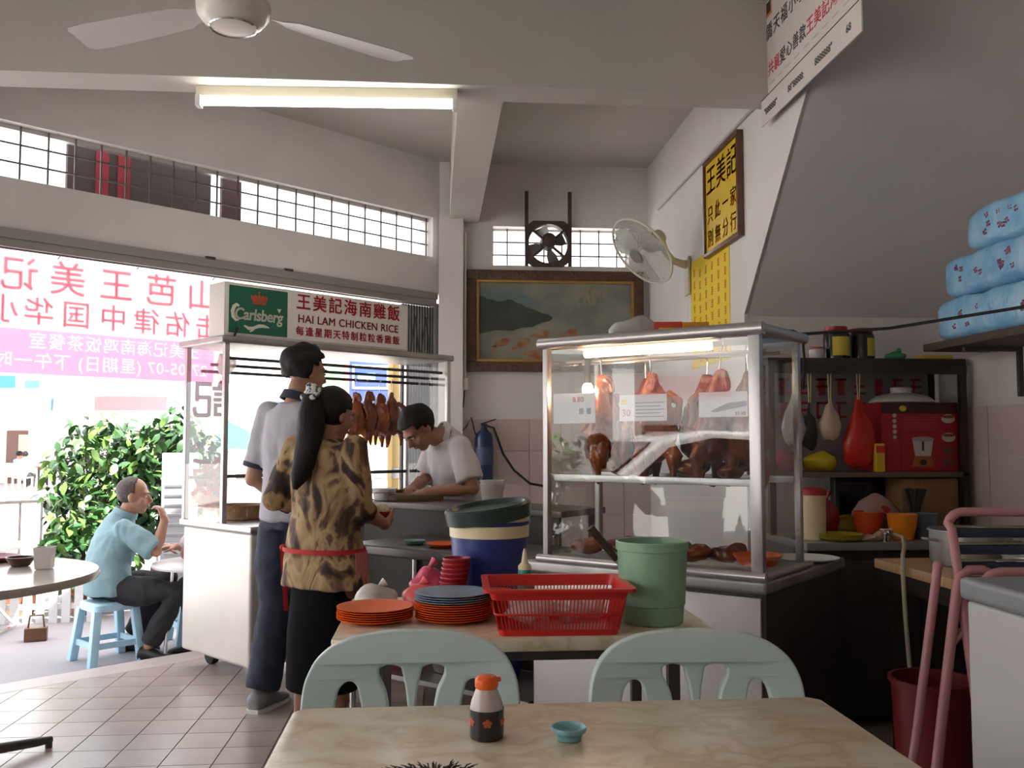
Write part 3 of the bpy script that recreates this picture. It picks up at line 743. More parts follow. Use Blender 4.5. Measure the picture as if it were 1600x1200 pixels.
# ================================================================== THE ROAST MEAT STALL WITH GLASS CASE
SRZ = math.atan2(-.661, .75)
SA = (1.083, 3.03, 0)
st = thing('food_stall', 'long stainless stall counter standing under the glass case', 'counter', SA, SRZ)
SIDESHADE = mat('stall side shade', (.05, .035, .03), .4, .2, col2=(.035,.025,.022), scale=4)  # shade of the side turned from the light, put into the colour
B().box(-.95, .0, .02, .80, .06, .735).bevel(.004).out('cabinet_body', SIDESHADE, st)
B().box(-.935, -.015, .005, .02, .08, .72).bevel(.003).out('front_panel', mat('pale steel panel', (.58,.55,.54), .4, .3, col2=(.5,.47,.46), scale=4), st)
B().box(-.97, .015, -.015, .82, .735, .780).bevel(.012, 3).out('worktop', STEEL2, st)
B().box(-1.98, -.972, -.015, .47, .735, .780).bevel(.012, 3).out('worktop', mat('dark worktop steel', (.13,.12,.115), .4, .6), st)
B().box(-1.94, -.98, .44, .455, .22, .735).out('shade_panel', SIDESHADE, st, smooth=False)  # added dark sheet that makes the space under the worktop look shaded
for x, y in ((-1.95, .02), (-1.95, .43), (-1.0, .43)):
    B().cyl((x, y, 0), (x, y, .735), .016, n=14).out('leg', CHROME, st)
B().box(-1.94, -.98, .03, .43, .20, .22).out('lower_shelf', STEEL2, st, smooth=False)
for x in (-.9, -.05):
    for y in (.08, .74):
        B().cyl((x, y, 0), (x, y, .06), .02, n=10).out('foot', RUBBER, st)

gc = thing('display_case', 'aluminium framed glass case with lit tube and hanging roast meat', 'display case', (SA[0], SA[1], .78), SRZ)
CL, CD, CHT = .887, .42, .853
for x in (-CL+.012, -.018):
    for y in (.018, CD-.018):
        w = .026 if (x > -.1 and y < .1) else .014
        B().box(x-w, x+w*.6, y-.016, y+.016, 0, CHT-.03).bevel(.004).out('post', ALU, gc)
B().tube([(-CL-.015, .0, CHT-.012), (.015, .0, CHT-.012)], .022, 14).out('top_rail', ALU, gc)
B().box(-CL-.01, .01, .0, CD, CHT-.02, CHT).bevel(.004).out('roof_panel', ALU, gc)
B().tube([(.0, -.01, CHT-.012), (.0, CD+.01, CHT-.012)], .020, 12).out('top_rail', ALU, gc)
B().tube([(-CL-.015, -.012, .012), (.015, -.012, .012)], .016, 12).out('bottom_rail', ALU, gc)
B().tube([(.005, -.01, .012), (.005, CD+.01, .012)], .014, 12).out('bottom_rail', ALU, gc)
B().box(-CL+.028, -.048, .016, .020, .025, CHT-.03).out('front_pane', CASEGLASS, gc, smooth=False)
B().box(-.012, -.008, .038, CD-.038, .025, CHT-.03).out('side_pane', CASEGLASS, gc, smooth=False)
B().box(-CL+.006, -CL+.010, .038, CD-.038, .025, CHT-.03).out('side_pane', CASEGLASS, gc, smooth=False)
B().box(-CL+.03, -.03, .035, CD-.03, .318, .326).out('glass_shelf', GLASS, gc, smooth=False)
B().box(-CL+.02, -.03, .022, .036, .308, .334).bevel(.003).out('shelf_rail', ALU, gc)
B().box(-CL+.02, -.03, CD-.045, CD-.03, .308, .334).bevel(.003).out('shelf_rail', ALU, gc)
for y in (.14, .26):
    B().cyl((-CL+.02, y, CHT-.075), (-.03, y, CHT-.075), .006, n=8).out('hanging_rail', STEEL, gc)
ct = B().cyl((-.72, .05, CHT-.055), (-.20, .05, CHT-.055), .016, n=14).out('case_tube', mat('warm lit tube', (1,1,1), .4, emit=(1.0,.72,.45), estr=8), gc); ct['label'] = 'lit warm tube light'
B().box(-.75, -.17, .04, .075, CHT-.038, CHT-.02).out('tube_batten', mat('cream batten', (1,1,1)), gc, smooth=False)
bl = B().ell((-.755, .12, CHT-.19), (.022,.022,.030), nu=14, nv=10).out('heat_bulb', mat('lit bulb', (1,1,1), .4, emit=(1.0,.66,.38), estr=60), gc)
B().cyl((-.755, .12, CHT-.165), (-.755, .12, CHT-.02), .012, n=10).out('bulb_holder', BLACK, gc)
pl_d = bpy.data.lights.new('case_bulb_light', 'POINT'); pl_d.energy = 1.2; pl_d.color = (1.0,.62,.35); pl_d.shadow_soft_size = .03
plo = bpy.data.objects.new('case_bulb_light', pl_d); COL.objects.link(plo); plo.parent = gc; plo.location = (-.755, .07, CHT-.19)
# price cards taped inside the front glass
GREYINK = mat('blue grey ink', (.25,.25,.33), .6)
def card(x0, x1, z0, z1, kind):
    c = thing('price_card', ['white card with red figures at the left of the case glass', 'white printed card with red figure and yellow spot in the middle of the case', 'white card with a grey fish picture at the right of the case'][kind], 'card', tuple(Vector((SA[0], SA[1], .78)) + Matrix.Rotation(SRZ, 3, 'Z') @ Vector((x0, .0215, z0))), SRZ, 'cards on the case glass')
    w, h = x1-x0, z1-z0
    B().box(0, w, 0, .0012, 0, h).out('card_sheet', mat('bluish white card', (.78,.76,.82), .6, trans=0), c, smooth=False)
    k = B()
    if kind == 1:
        for i in range(5): k.box(w*.35, w*(.95 - .08*(i % 2)), -.0006, 0, h*(.15+i*.13), h*(.15+i*.13)+.003)
    if kind == 2: k.prism([(w*.25,h*.25),(w*.6,h*.55),(w*.98,h*.62),(w*.98,h*.42),(w*.3,h*.18)], -.0006, 0, Matrix(((1,0,0,0),(0,0,1,0),(0,1,0,0),(0,0,0,1))))
    if kind == 0:
        k.box(w*.62,w*.72,-.0006,0,h*.3,h*.5).box(w*.8,w*.9,-.0006,0,h*.3,h*.5)
    k.out('print', GREYINK, c, smooth=False)
    TM = lambda x, z: plane_M((x, -.0006, z), (1,0,0), (0,0,1))
    if kind == 1: text('figure', '30', h*.38, TM(w*.15, h*.30), REDINK, c); B().box(w*.04, w*.16, -.0006, 0, h*.62, h*.85).out('yellow_spot', YELLOWPL, c, smooth=False)
    if kind == 0: text('figure', '8.80', h*.25, TM(w*.6, h*.78), REDINK, c)
    if kind == 2: text('figure', '31.10', h*.2, TM(w*.85, h*.12), BLACKINK, c)
card(-.85, -.66, .53, .645, 0); card(-.555, -.36, .535, .632, 1); card(-.235, -.055, .545, .632, 2)

# roast ducks and chickens
def duck_mesh(seed=0, fat=1.0):
    b = B()
    b.tube([(0,0,.345),(0,.0,.315),(0,.0,.27),(0,0,.20),(0,0,.11),(0,0,.04),(0,0,0)], [.014,.022,.042*fat,.072*fat,.086*fat,.068*fat,.02], 16)
    b.ell((0,-.035,.14), (.05*fat,.05*fat,.085))
    for s in (-1, 1):
        b.tube([(s*.055,0,.26),(s*.105,-.015,.22),(s*.095,-.035,.15),(s*.11,-.03,.12)], [.02,.018,.014,.008], 8)     # wings
        b.tube([(s*.045,-.02,.05),(s*.07,-.045,.01),(s*.06,-.05,-.05),(s*.055,-.045,-.085)], [.034,.028,.014,.010], 8)   # legs
    b.tube([(0,0,.33),(.012,-.03,.325),(.018,-.045,.30),(.016,-.055,.27)], [.016,.015,.015,.008], 8)      # folded neck and head
    b.jitter(.010, 26, seed).jitter(.006, 70, seed+2)
    return fuse(b, .006, 2)
dm = [duck_mesh(1), duck_mesh(5, .88), duck_mesh(9, 1.08)]
SM = Matrix.Translation((SA[0], SA[1], .78)) @ Matrix.Rotation(SRZ, 4, 'Z')
def roast(frame, p, me, rz, label, group, m, hook=True, name='roast_duck', s=1.0, tilt=(0,0)):
    t = thing(name, label, 'roast poultry', tuple(frame @ Vector(p)), rz, group)
    t.rotation_euler = (tilt[0], tilt[1], rz); t.scale = (s, s, s)
    d = bpy.data.objects.new('carcass', me); COL.objects.link(d); d.parent = t
    if not me.materials: me.materials.append(m)
    d.material_slots[0].link = 'OBJECT'; d.material_slots[0].material = m
    if hook: B().tube([(0,0,.33),(0,.006,.40),(0,0,.44),(.0,-.008,.447),(0,-.012,.436)], .0028, 6).out('hook', CHROME, t)
    return t
spots = [((-.70,.16,.385),0,.3,'leftmost'), ((-.60,.26,.375),1,1.0,'second from the left'), ((-.47,.15,.385),2,-.3,'third from the left'), ((-.36,.27,.38),0,.8,'fourth from the left'), ((-.255,.15,.385),1,.1,'fifth from the left'), ((-.14,.22,.375),2,1.4,'rightmost')]
for p, k, rz, w in spots:
    roast(SM, p, dm[k], rz, 'glossy roast duck hanging in the glass case, ' + w, 'roast ducks in the case', ROAST if k != 1 else ROASTDK, s=.98, tilt=(R(6*math.sin(rz*9)), R(7*math.cos(rz*7))))
random.seed(5)
for k in range(5):
    b = B().tube([(0,0,.0),(.006,.003,-.06),(-.004,0,-.13),(.003,.004,-.19)], [.012,.022,.024,.012], 10).jitter(.006, 40, k)
    p = SM @ Vector((-.675 + k*.05, .10 + .03*(k % 2), .545))
    o = obj('roast_pork_strip', fuse(b, .006, 2), ROASTDK, None, p)
    tag(o, 'strip of dark roast pork hanging below the ducks, ' + ['leftmost', 'second', 'middle', 'fourth', 'rightmost'][k], 'roast pork', 'hanging pork strips')
for k in range(3):
    b = B().ell((0,0,.03), (.09-.02*k,.06,.032), nu=18, nv=10).ell((.04,.02,.045), (.05,.04,.03)).jitter(.015, 22, k+20)
    for v in b.bm.verts: v.co.z = max(v.co.z, 0)
    p = SM @ Vector(((-.60,-.36,-.2)[k], .2, .327))
    o = obj('roast_piece', fuse(b, .007, 2), ROAST, None, p)
    tag(o, ['large roast piece on the left of the glass shelf', 'roast piece in the middle of the glass shelf', 'small roast piece on the right of the glass shelf'][k], 'roast meat', 'roast pieces on the shelf')
for k in range(6):
    b = B().ell((0,0,.03), (.07,.055,.03), nu=18, nv=10).ell((.03,-.02,.04), (.05,.03,.03)).jitter(.016, 25, k+40)
    for v in b.bm.verts: v.co.z = max(v.co.z, 0)
    p = SM @ Vector((-.79 + k*.11, .17 + .08*(k % 2), .018))
    o = obj('roast_chop', fuse(b, .008, 2), ROASTDK if k % 2 else ROAST, None, p)
    tag(o, 'dark roast chop on the floor of the glass case, %s from the left' % ordinal[k].replace('bottom', 'first'), 'roast meat', 'chops on the case floor')
tr_ = B().rings([rrect(.42,.17,0), rrect(.43,.18,.016), rrect(.425,.175,.016), rrect(.415,.165,.004)]).out('steel_tray', STEEL2, None, loc=tuple(SM @ Vector((-.45,.215,.0015))), rot=(0,0,SRZ)); tag(tr_, 'shallow steel tray on the floor of the glass case', 'tray')
o = B().lathe([(.05,0),(.06,.002),(.085,.035),(.088,.04),(.084,.04),(.058,.008),(.004,.006)], n=30).out('basin', mat('orange red plastic', (.72,.10,.02), .35), None, loc=tuple(SM @ Vector((-.10,.20,.022)))); tag(o, 'orange red plastic basin at the right end of the case', 'basin')
o = B().lathe([(.07,0),(.08,.002),(.115,.012),(.116,.015),(.08,.006),(.004,.004)], n=30).out('plate', WHITE_PL, None, loc=tuple(Matrix.Translation(SA) @ Matrix.Rotation(SRZ,4,'Z') @ Vector((-.06,.60,.782)))); tag(o, 'white plate on the stall top behind the glass case', 'plate')
# things on the roof of the case
top = lambda x, y: tuple(SM @ Vector((x, y, CHT + .0005)))
for k, (x, y, s) in enumerate(((-.50, .31, (.11,.07,.075)), (-.40, .345, (.10,.07,.07)))):
    t = thing('cake_box', ['red and yellow paper box on the case roof', 'orange yellow paper box on the case roof'][k], 'box', top(x, y), SRZ + .55)
    B().box(-s[0]/2, s[0]/2, -s[1]/2, s[1]/2, 0, s[2]).bevel(.003).out('carton', mat('box red' if k == 0 else 'box orange', ((.62,.06,.03),(.66,.28,.03))[k], .5), t)
    B().box(-s[0]*.34, s[0]*.40, -s[1]/2-.0012, -s[1]/2, s[2]*.1, s[2]*.68).out('label_panel', YELLOWPL if k == 0 else YELLOWSIGN, t, smooth=False)
plastic_bag('cloudy white plastic bag lying on the roof of the glass case', top(-.62, .26), filmmat('cloudy film', (.62,.60,.58), .75), (.10,.07,.05), 8, knot=False, amp=.03)
t = thing('power_adapter', 'small cream power adapter with cable on the case roof corner', 'adapter', top(-.10, .30), SRZ)
B().box(-.05, .05, -.03, .03, 0, .022).bevel(.004).out('casing', FANW, t)
B().tube([(.05,0,.012),(.09,.05,.012),(.105,.10,-.0),(.11,.10,-.08),(.10,.12,-.2)], .005, 6).out('cable', BLACK, t)
pc = B().tube([(1.36, 3.52, 1.655), (1.7, 3.35, 1.665), (2.1, 3.1, 1.72), (2.45, 2.6, 1.80), (2.56, 2.2, 1.86)], .006, 6).out('hanging_cable', BLACK)
tag(pc, 'thin dark cable strung from the case roof towards the blue packs', 'cable')
# counter things at the chopping end
kt = thing('chopping_table', 'dark grey chopping table behind the stall where the cook works', 'table', SA, SRZ)
B().box(-2.38, -1.12, .48, .86, .90, .93).bevel(.005).out('tabletop', MATS['dark worktop steel'], kt)
B().box(-2.36, -1.14, .49, .51, .45, .90).out('front_panel', mat('dark ledge steel', (.055,.048,.045), .5, .3), kt, smooth=False)
for x in (-2.35, -1.17):
    for y in (.51, .83): B().box(x-.018, x+.018, y-.018, y+.018, 0, .90).out('leg', DARKSTEEL, kt, smooth=False)
LM = Matrix.Translation(SA) @ Matrix.Rotation(SRZ, 4, 'Z')
t = thing('chopping_board', 'thick dark round chopping block under the cook\'s hands', 'board', tuple(LM @ Vector((-2.16, .66, .931))))
B().lathe([(.14,0),(.145,.004),(.145,.030),(.14,.034),(.004,.034)], n=32, sy=.5).out('block', mat('worn chopping wood', (.16,.09,.05), .7), t)
o = B().lathe([(.035,0),(.04,.002),(.05,.018),(.047,.018),(.036,.005),(.004,.004)], n=24).out('sauce_dish', mat('turquoise melamine', (1,1,1)), None, loc=tuple(LM @ Vector((-1.68,.13,.781)))); tag(o, 'small turquoise dish on the stall worktop beside the woman', 'dish')
o = B().lathe([(.04,0),(.045,.002),(.06,.045),(.062,.05),(.058,.05),(.042,.006),(.004,.005)], n=24).out('bowl', ORANGEPL, None, loc=tuple(LM @ Vector((-1.36,.15,.781)))); tag(o, 'orange bowl on the stall worktop left of the blue bin', 'bowl')
o = B().lathe([(.05,0),(.055,.002),(.08,.014),(.081,.017),(.06,.007),(.004,.004)], n=24).out('plate', ORANGEPL, None, loc=tuple(LM @ Vector((-1.50,.13,.781)))); tag(o, 'orange plate of food scraps on the stall worktop', 'plate')
t = thing('clear_tub_stack', 'nested clear plastic tubs beside the cook\'s elbow', 'tubs', tuple(LM @ Vector((-1.62, .62, .931))))
for k in range(3):
    B().lathe([(.045,0),(.048,.002),(.058,.08),(.061,.082),(.061,.086),(.057,.086),(.046,.006),(.004,.004)], n=24).out('tub', FROST, t, loc=(0, 0, k*.018))
t = thing('rice_tub', 'white plastic tub on the ledge between woman and cook', 'tub', tuple(LM @ Vector((-2.31, .58, .931))))
B().lathe([(.05,0),(.055,.002),(.065,.055),(.068,.057),(.068,.062),(.062,.062),(.052,.006),(.004,.005)], n=24).out('tub_body', WHITE_PL, t)
for k, (x, z) in enumerate(((-1.86, .24), (-1.55, .24), (-1.28, .24))):
    o = B().lathe([(.07,0),(.08,.003),(.11,.11),(.115,.115),(.108,.115),(.078,.01),(.004,.008)], n=26).out('basin', DKREDPL if k == 0 else (STEEL2 if k == 1 else NAVYPL), None, loc=tuple(LM @ Vector((x,.24,.221))))
    tag(o, ['dark red basin', 'dull steel basin', 'navy basin'][k] + ' on the low shelf beneath the stall worktop', 'basin')
# ================================================================== THE CHICKEN RICE CART
CO = (-1.12, 5.024, 0)
CRZ = FRZ
CM = Matrix.Translation(CO) @ Matrix.Rotation(CRZ, 4, 'Z')
ca = thing('hawker_cart', 'stainless hawker cart with glass upper part and lit-up sign on its roof', 'cart', CO, CRZ)
CLN, CDP = 1.62, .45
B().box(.015, CLN-.015, -.28, CDP-.015, .10, .775).bevel(.02, 3).out('base_cabinet', mat('satin steel panel', (.66,.62,.58), .38, .35, col2=(.60,.56,.52), scale=3), ca)
B().box(0, CLN, -.30, CDP+.01, .775, .812).bevel(.012, 3).out('counter_rim', STEEL, ca)
for x in (.008, CLN-.022):
    for y in (0, CDP-.03):
        B().box(x, x+.028, y, y+.028, .81, 1.765).bevel(.004).out('post', ALU, ca)
B().box(.81, .835, CDP-.03, CDP-.005, .81, 1.765).bevel(.004).out('post', ALU, ca)
B().box(-.02, CLN+.02, -.02, CDP+.02, 1.765, 1.803).bevel(.012, 3).out('roof', STEEL2, ca)
B().box(.008, .012, .03, CDP-.03, .815, 1.765).out('end_pane', GLASS, ca, smooth=False)
B().box(CLN-.012, CLN-.008, .03, CDP-.03, .815, 1.765).out('end_pane', GLASS, ca, smooth=False)
B().box(.036, CLN-.03, CDP-.016, CDP-.012, .815, 1.62).out('street_pane', GLASS, ca, smooth=False)
B().box(.036, .16, .008, .012, .815, 1.62).out('front_pane', GLASS, ca, smooth=False)
for y, z in ((.06, 1.69), (.19, 1.66), (.30, 1.63)):
    B().cyl((.03, y, z), (CLN-.02, y, z), .009, n=8).out('hanging_rail', DARKSTEEL, ca)
B().box(.03, CLN-.03, CDP-.05, CDP-.03, 1.03, 1.05).out('shelf_rail', DARKSTEEL, ca, smooth=False)
for x, y in ((.17, .375), (CLN-.15, .375), (.17, -.20), (CLN-.15, -.20)):
    w = B().cyl((x-.02, y, .055), (x+.02, y, .055), .055, n=22).bevel(.006).out('wheel', RUBBER, ca)
    B().box(x-.03, x+.03, y-.02, y+.02, .06, .102).out('fork', DARKSTEEL, w, smooth=False)
REDP = clothmat('red vinyl letter', (.62, .03, .06), .5)
for ch, x, z in (('記', .17, 1.46), ('飯', .17, 1.02), ('雞', .98, 1.02)):
    text('character', ch, .23, plane_M((x, CDP-.010, z), (-1,0,0), (0,0,1)), REDP, ca, heavy=.035)
B().tube([(.06,.02,1.78),(.05,-.05,1.84),(.1,.06,1.86)], .006, 6).out('cable', BLACK, ca)
# sign on the roof
sg = thing('shop_sign', 'white shop sign box with green panel and red lettering on the cart roof', 'sign', tuple(CM @ Vector((.0, .0, 1.804))), CRZ)
SL, SH, SD = 1.265, .292, .17
B().box(0, SL, .004, SD, 0, SH).bevel(.006).out('sign_box', mat('sign case', (.66,.63,.58), .5), sg)
SIGNW = mat('sign face', (.78,.72,.70), .5)
B().box(.012, SL-.012, 0, .006, .012, SH-.012).out('sign_face', SIGNW, sg, smooth=False)
GRN = mat('sign green', (.008, .13, .075), .4)
B().box(.025, .385, -.0015, .001, .018, SH-.018).out('green_panel', GRN, sg, smooth=False)
TS = lambda x, z: plane_M((x, -.0022, z), (1,0,0), (0,0,1))
lw = text('script_lettering', 'Carlsberg', .088, TS(.203, .120), mat('cream letter', (.72,.72,.62), .5), sg, bold=.006, shear=.12, sx=.90, spacing=.95, heavy=.028)
cl = B()   # big swung C and the leaf under the word
for pts, rr in (([(.085,.165),(.07,.172),(.055,.16),(.046,.135),(.05,.105),(.066,.088),(.085,.09)], [.006,.009,.011,.011,.010,.008,.004]), ([(.115,.062),(.145,.048),(.175,.053),(.205,.066),(.235,.068),(.27,.062)], [.004,.010,.008,.010,.009,.003]), ([(.175,.05),(.16,.036),(.15,.03)], [.008,.007,.002])):
    cl.tube([(x, -.0022, z) for x, z in pts], rr, 6)
for v in cl.bm.verts: v.co.y = -.0022 + (v.co.y+.0022)*.06
cl.out('swash', MATS['cream letter'], sg)
cl = B().prism([(.318,.172),(.345,.172),(.331,.150)], -.003, -.0015, Matrix(((1,0,0,0),(0,0,1,0),(0,1,0,0),(0,0,0,1)))); cl.out('leaf_mark', MATS['cream letter'], sg, smooth=False)
cr = B(); CX, CZ = .205, .215
Mf = Matrix(((1,0,0,0),(0,0,1,0),(0,1,0,0),(0,0,0,1)))
cr.prism([(CX-.04,CZ-.03),(CX+.04,CZ-.03),(CX+.043,CZ-.018),(CX-.043,CZ-.018)], -.003, -.0015, Mf)
for k in range(5):
    q = (k-2)/2; cr.ell((CX + q*.038, -.002, CZ + .004 - abs(q)*.004), (.011,.001,.020), Matrix.Rotation(R(q*35), 3, 'Y'), 10, 8)
cr.ell((CX, -.002, CZ+.035), (.006,.001,.010), None, 8, 6)
cr.out('crown', mat('crown red', (.45,.07,.03), .5), sg, smooth=False)
SR = mat('sign red', (.50, .008, .03), .5)
text('lettering', '王美記海南雞飯', .098, TS(.815, .222), SR, sg, heavy=.028, spacing=1.22)
text('lettering', 'HAI LAM CHICKEN RICE', .064, TS(.815, .130), mat('sign maroon', (.30,.01,.02), .5), sg, heavy=.022, spacing=1.06)
text('lettering', '每逢星期天特制粒粒香雞飯', .056, TS(.815, .058), SR, sg, heavy=.025, spacing=1.26)
# things hanging and standing in the cart
for k in range(4):
    p = (1.0 + k*.095, .19, 1.27 + .01*(k % 2))
    roast(CM, p, dm[k % 3], .6 + k*.7, 'brown roast chicken hanging in the hawker cart, %s from the left' % ['first', 'second', 'third', 'last'][k], 'roast chickens in the cart', ROASTDK if k % 2 else ROAST, name='roast_chicken', s=.80)
o = B().lathe([(.10,0),(.11,.003),(.14,.075),(.145,.08),(.137,.08),(.107,.01),(.004,.008)], n=28).out('wicker_basket', mat('wicker', (.34,.20,.10), .7, col2=(.24,.13,.06), scale=30, bump=.6, bscale=60), None, loc=tuple(CM @ Vector((.22,.18,.813)))); tag(o, 'brown wicker basket at the left end of the cart', 'basket')
t = thing('steel_box', 'grey steel storage box on the cart behind the woman', 'box', tuple(CM @ Vector((.52,-.12,.813))), CRZ)
B().box(-.14, .14, -.12, .12, 0, .30).bevel(.006).out('box_body', STEEL2, t); B().box(-.15, .15, -.13, .13, .30, .32).bevel(.004).out('lid', STEEL2, t)
o = B().lathe([(.07,0),(.075,.003),(.09,.08),(.095,.085),(.088,.085),(.072,.008),(.004,.006)], n=26).out('plastic_bowl', DKREDPL, None, loc=tuple(CM @ Vector((.98,-.10,.813)))); tag(o, 'dark red bowl on the cart counter near the cook', 'bowl')
o = plastic_bag('crumpled white bag hung in the top corner of the cart', tuple(CM @ Vector((.11,.17,1.60))), filmmat('white bag film', (.75,.72,.70), .7), (.05,.04,.07), 14, knot=False)

# collapsible steel gate folded against the pilaster
gt = thing('folding_gate', 'folded collapsible steel gate beside the corner pilaster', 'gate', FO, FRZ)
for k in range(12):
    x = -.335 + k*.026
    B().box(x-.007, x+.007, .055, .08, -.10, 2.25).out('bar', DARKSTEEL, gt, smooth=False)
for z in (.35, .9, 1.45, 2.0):
    for k in range(0, 10, 2):
        x = -.335 + k*.026
        B().obox(Vector((x+.026, .047, z)), (.012, .004, .34), Matrix.Rotation(R(9 if k % 4 else -9), 3, 'Y')).out('lattice_strip', DARKSTEEL, gt, smooth=False)
B().box(-.36, -.03, .04, .095, -.12, -.09).out('floor_track', DARKSTEEL, gt, smooth=False)
B().box(-.05, -.02, .02, .10, -.12, 2.28).out('jamb', mat('grey painted steel', (1,1,1)), gt, smooth=False)

# ================================================================== RIGHT-HAND CORNER: SHELVES, COUNTERS, STORES
cb = thing('wall_cabinet', 'dark open shelf cabinet crowded with bags and a red box', 'cabinet', (1.575, 4.30, 0))
CW = .985
B().box(0, CW, 0, .32, 1.605, 1.64).bevel(.003).out('top_board', DARKCAB, cb)
B().box(0, CW, 0, .32, 1.07, 1.095).bevel(.003).out('shelf', mat('worn shelf', (.13,.09,.075), .5), cb)
for x in (0, CW-.03):
    B().box(x, x+.03, 0, .03, .80, 1.605).out('post', DARKCAB, cb, smooth=False); B().box(x, x+.03, .29, .32, .80, 1.605).out('post', DARKCAB, cb, smooth=False)
B().box(.0, CW, -.005, .01, 1.565, 1.606).out('top_rail', DARKCAB, cb, smooth=False)
B().box(.03, CW-.03, .30, .315, 1.095, 1.605).out('back_sheet', mat('grey printed sheet', (.25,.235,.24), .7), cb, smooth=False)
rs = random.Random(4)
for r_ in range(2):
    for k in range(9):
        x = .06 + k*.10; z = 1.55 - r_*.12
        b = B()
        for s in range(3):
            if rs.random() < .8: b.box(x, x+.06, .2985, .30, z - s*.035, z - s*.035 + .012)
        b.box(x + rs.choice((0, .048, .024)), x + .012 + rs.choice((0, .048, .024)) if False else x+.012, .2985, .30, z-.075, z+.012)
        b.out('red_print', mat('red print', (.30,.025,.04), .6), cb, smooth=False)
pcx = thing('prep_counter', 'dark counter along the back under the shelf cabinet', 'counter', (1.62, 3.96, 0))
B().box(0, .97, .02, .64, .05, .765).out('counter_body', DARKCAB, pcx, smooth=False)
B().box(-.01, .975, 0, .65, .765, .80).bevel(.005).out('worktop', mat('grey worktop', (.22,.2,.19), .4), pcx)
for x in (.05, .51):
    B().box(x, x+.42, .012, .022, .10, .72).bevel(.003).out('door', DARKCAB, pcx)
o = B().box(.36, .44, -.005, .012, .60, .615).bevel(.003).out('handle', STEEL, pcx)
t = thing('gas_tap', 'small steel tap fitting at the edge of the dark counter', 'tap', (1.98, 3.99, .80))
B().cyl((0,0,0), (0,0,.04), .014).tube([(0,0,.03),(0,-.04,.045),(0,-.07,.04)], .009, 8).out('spout', CHROME, t)
B().obox(Vector((.0,.0,.052)), (.06,.014,.012)).bevel(.003).out('lever', CHROME, t)
hs_ = B().tube([(1.98,3.90,.842),(1.90,3.68,.85),(1.75,3.38,.848),(1.66,3.22,.835),(1.618,3.14,.76),(1.608,3.11,.62),(1.608,3.09,.46),(1.612,3.05,.33),(1.625,2.99,.24),(1.63,2.95,.20)], .0075, 8).out('rubber_hose', mat('pale rubber hose', (.42,.36,.26), .6)); tag(hs_, 'pale rubber hose hanging from the tap to the floor', 'hose')
# wooden topped bench along the side wall
wb_ = thing('wooden_bench', 'wood topped bench along the side wall in the right corner', 'bench', (1.655, 2.30, 0))
B().box(0, .93, 0, 1.13, .765, .80).bevel(.004).out('board_top', WOOD, wb_)
B().box(.02, .92, .02, 1.11, .70, .765).out('frame', DARKCAB, wb_, smooth=False)
for x in (.06, .86):
    for y in (.06, 1.06): B().box(x-.025, x+.025, y-.025, y+.025, 0, .70).out('leg', DARKCAB, wb_, smooth=False)
def pot(label, loc, r, h, m=STEEL, lid=False, name='cooking_pot'):
    t = thing(name, label, 'pot', loc)
    B().lathe([(r*.9,0),(r*.97,.004),(r,.02),(r,h),(r*1.05,h+.002),(r*1.05,h+.007),(r*.97,h+.006),(r*.95,.012),(.004,.01)], n=32).out('pot_body', m, t)
    for s in (-1, 1): B().tube([(s*r, -.03, h*.75), (s*(r+.03), -.02, h*.78), (s*(r+.03), .02, h*.78), (s*r, .03, h*.75)], .005, 6).out('handle', m, t)
    if lid: B().lathe([(r*1.02,h+.008),(r*.7,h+.03),(.02,h+.04),(.02,h+.055),(.004,h+.06)], n=28).out('lid', m, t)
    return t
pot('dull steel cooking pot at the far corner of the wooden bench', (1.90, 3.22, .80), .125, .12, STEEL2)
pot('wide steel pan in the middle of the wooden bench', (1.98, 2.86, .80), .15, .07, STEEL)
pot('small steel pot by the wall on the wooden bench', (2.25, 3.12, .80), .10, .16, STEEL2, True)
pot('dark wok pan with lid near the wall end of the bench', (2.38, 2.72, .80), .14, .10, mat('blackened iron', (.03,.028,.026), .5, .5), True)
o = B().lathe([(.07,0),(.075,.002),(.12,.03),(.122,.034),(.08,.01),(.004,.006)], n=28).out('plate', ORANGEPL, None, loc=(1.87, 2.56, .80)); tag(o, 'orange plate on the near end of the wooden bench', 'plate')
# pink tubular folding chair with navy slats
PINK = mat('pink enamel tube', (.46,.21,.22), .4)
NAVYS = mat('navy slat vinyl', (.022,.032,.055), .5)
pk = thing('folding_chair', 'pink tube folding chair with navy slats standing before the wooden bench', 'chair', (1.405, 2.37, 0), R(-6))
def arc_frame(w, z0, z1, y0, y1, x0=0.0, r=.045):
    pts = [(x0, y0, z0), (x0, y0 + (y1-y0)*.9, z1-r)]
    for k in range(1, 6): a = R(90*k/5); pts.append((x0 + r - r*math.cos(a), y1, z1 - r + r*math.sin(a)))
    for k in range(0, 6): a = R(90*k/5); pts.append((x0 + w - r + r*math.sin(a), y1, z1 - r + r*math.cos(a)))
    pts.append((x0 + w, y0 + (y1-y0)*.9, z1-r)); pts.append((x0 + w, y0, z0))
    return pts
B().tube(arc_frame(.46, .0, 1.045, -.16, .13, .0), .0125, 10).out('back_frame', PINK, pk)
B().tube(arc_frame(.40, .0, .90, -.24, -.02, .02, .05), .0125, 10).out('front_frame', PINK, pk)
B().tube(arc_frame(.40, .0, .68, -.10, -.12, .03, .05), .011, 10).out('rear_leg_frame', PINK, pk)
for k in range(4):
    z = .990 - k*.045
    B().obox(Vector((.23, .105 - k*.008, z)), (.45, .012, .026), Matrix.Rotation(R(8), 3, 'X')).bevel(.003).out('slat', NAVYS, pk)
    B().obox(Vector((.23, .103 - k*.008, z+.018)), (.45, .014, .004)).out('slat_piping', mat('olive piping', (.20,.18,.07), .6), pk, smooth=False)
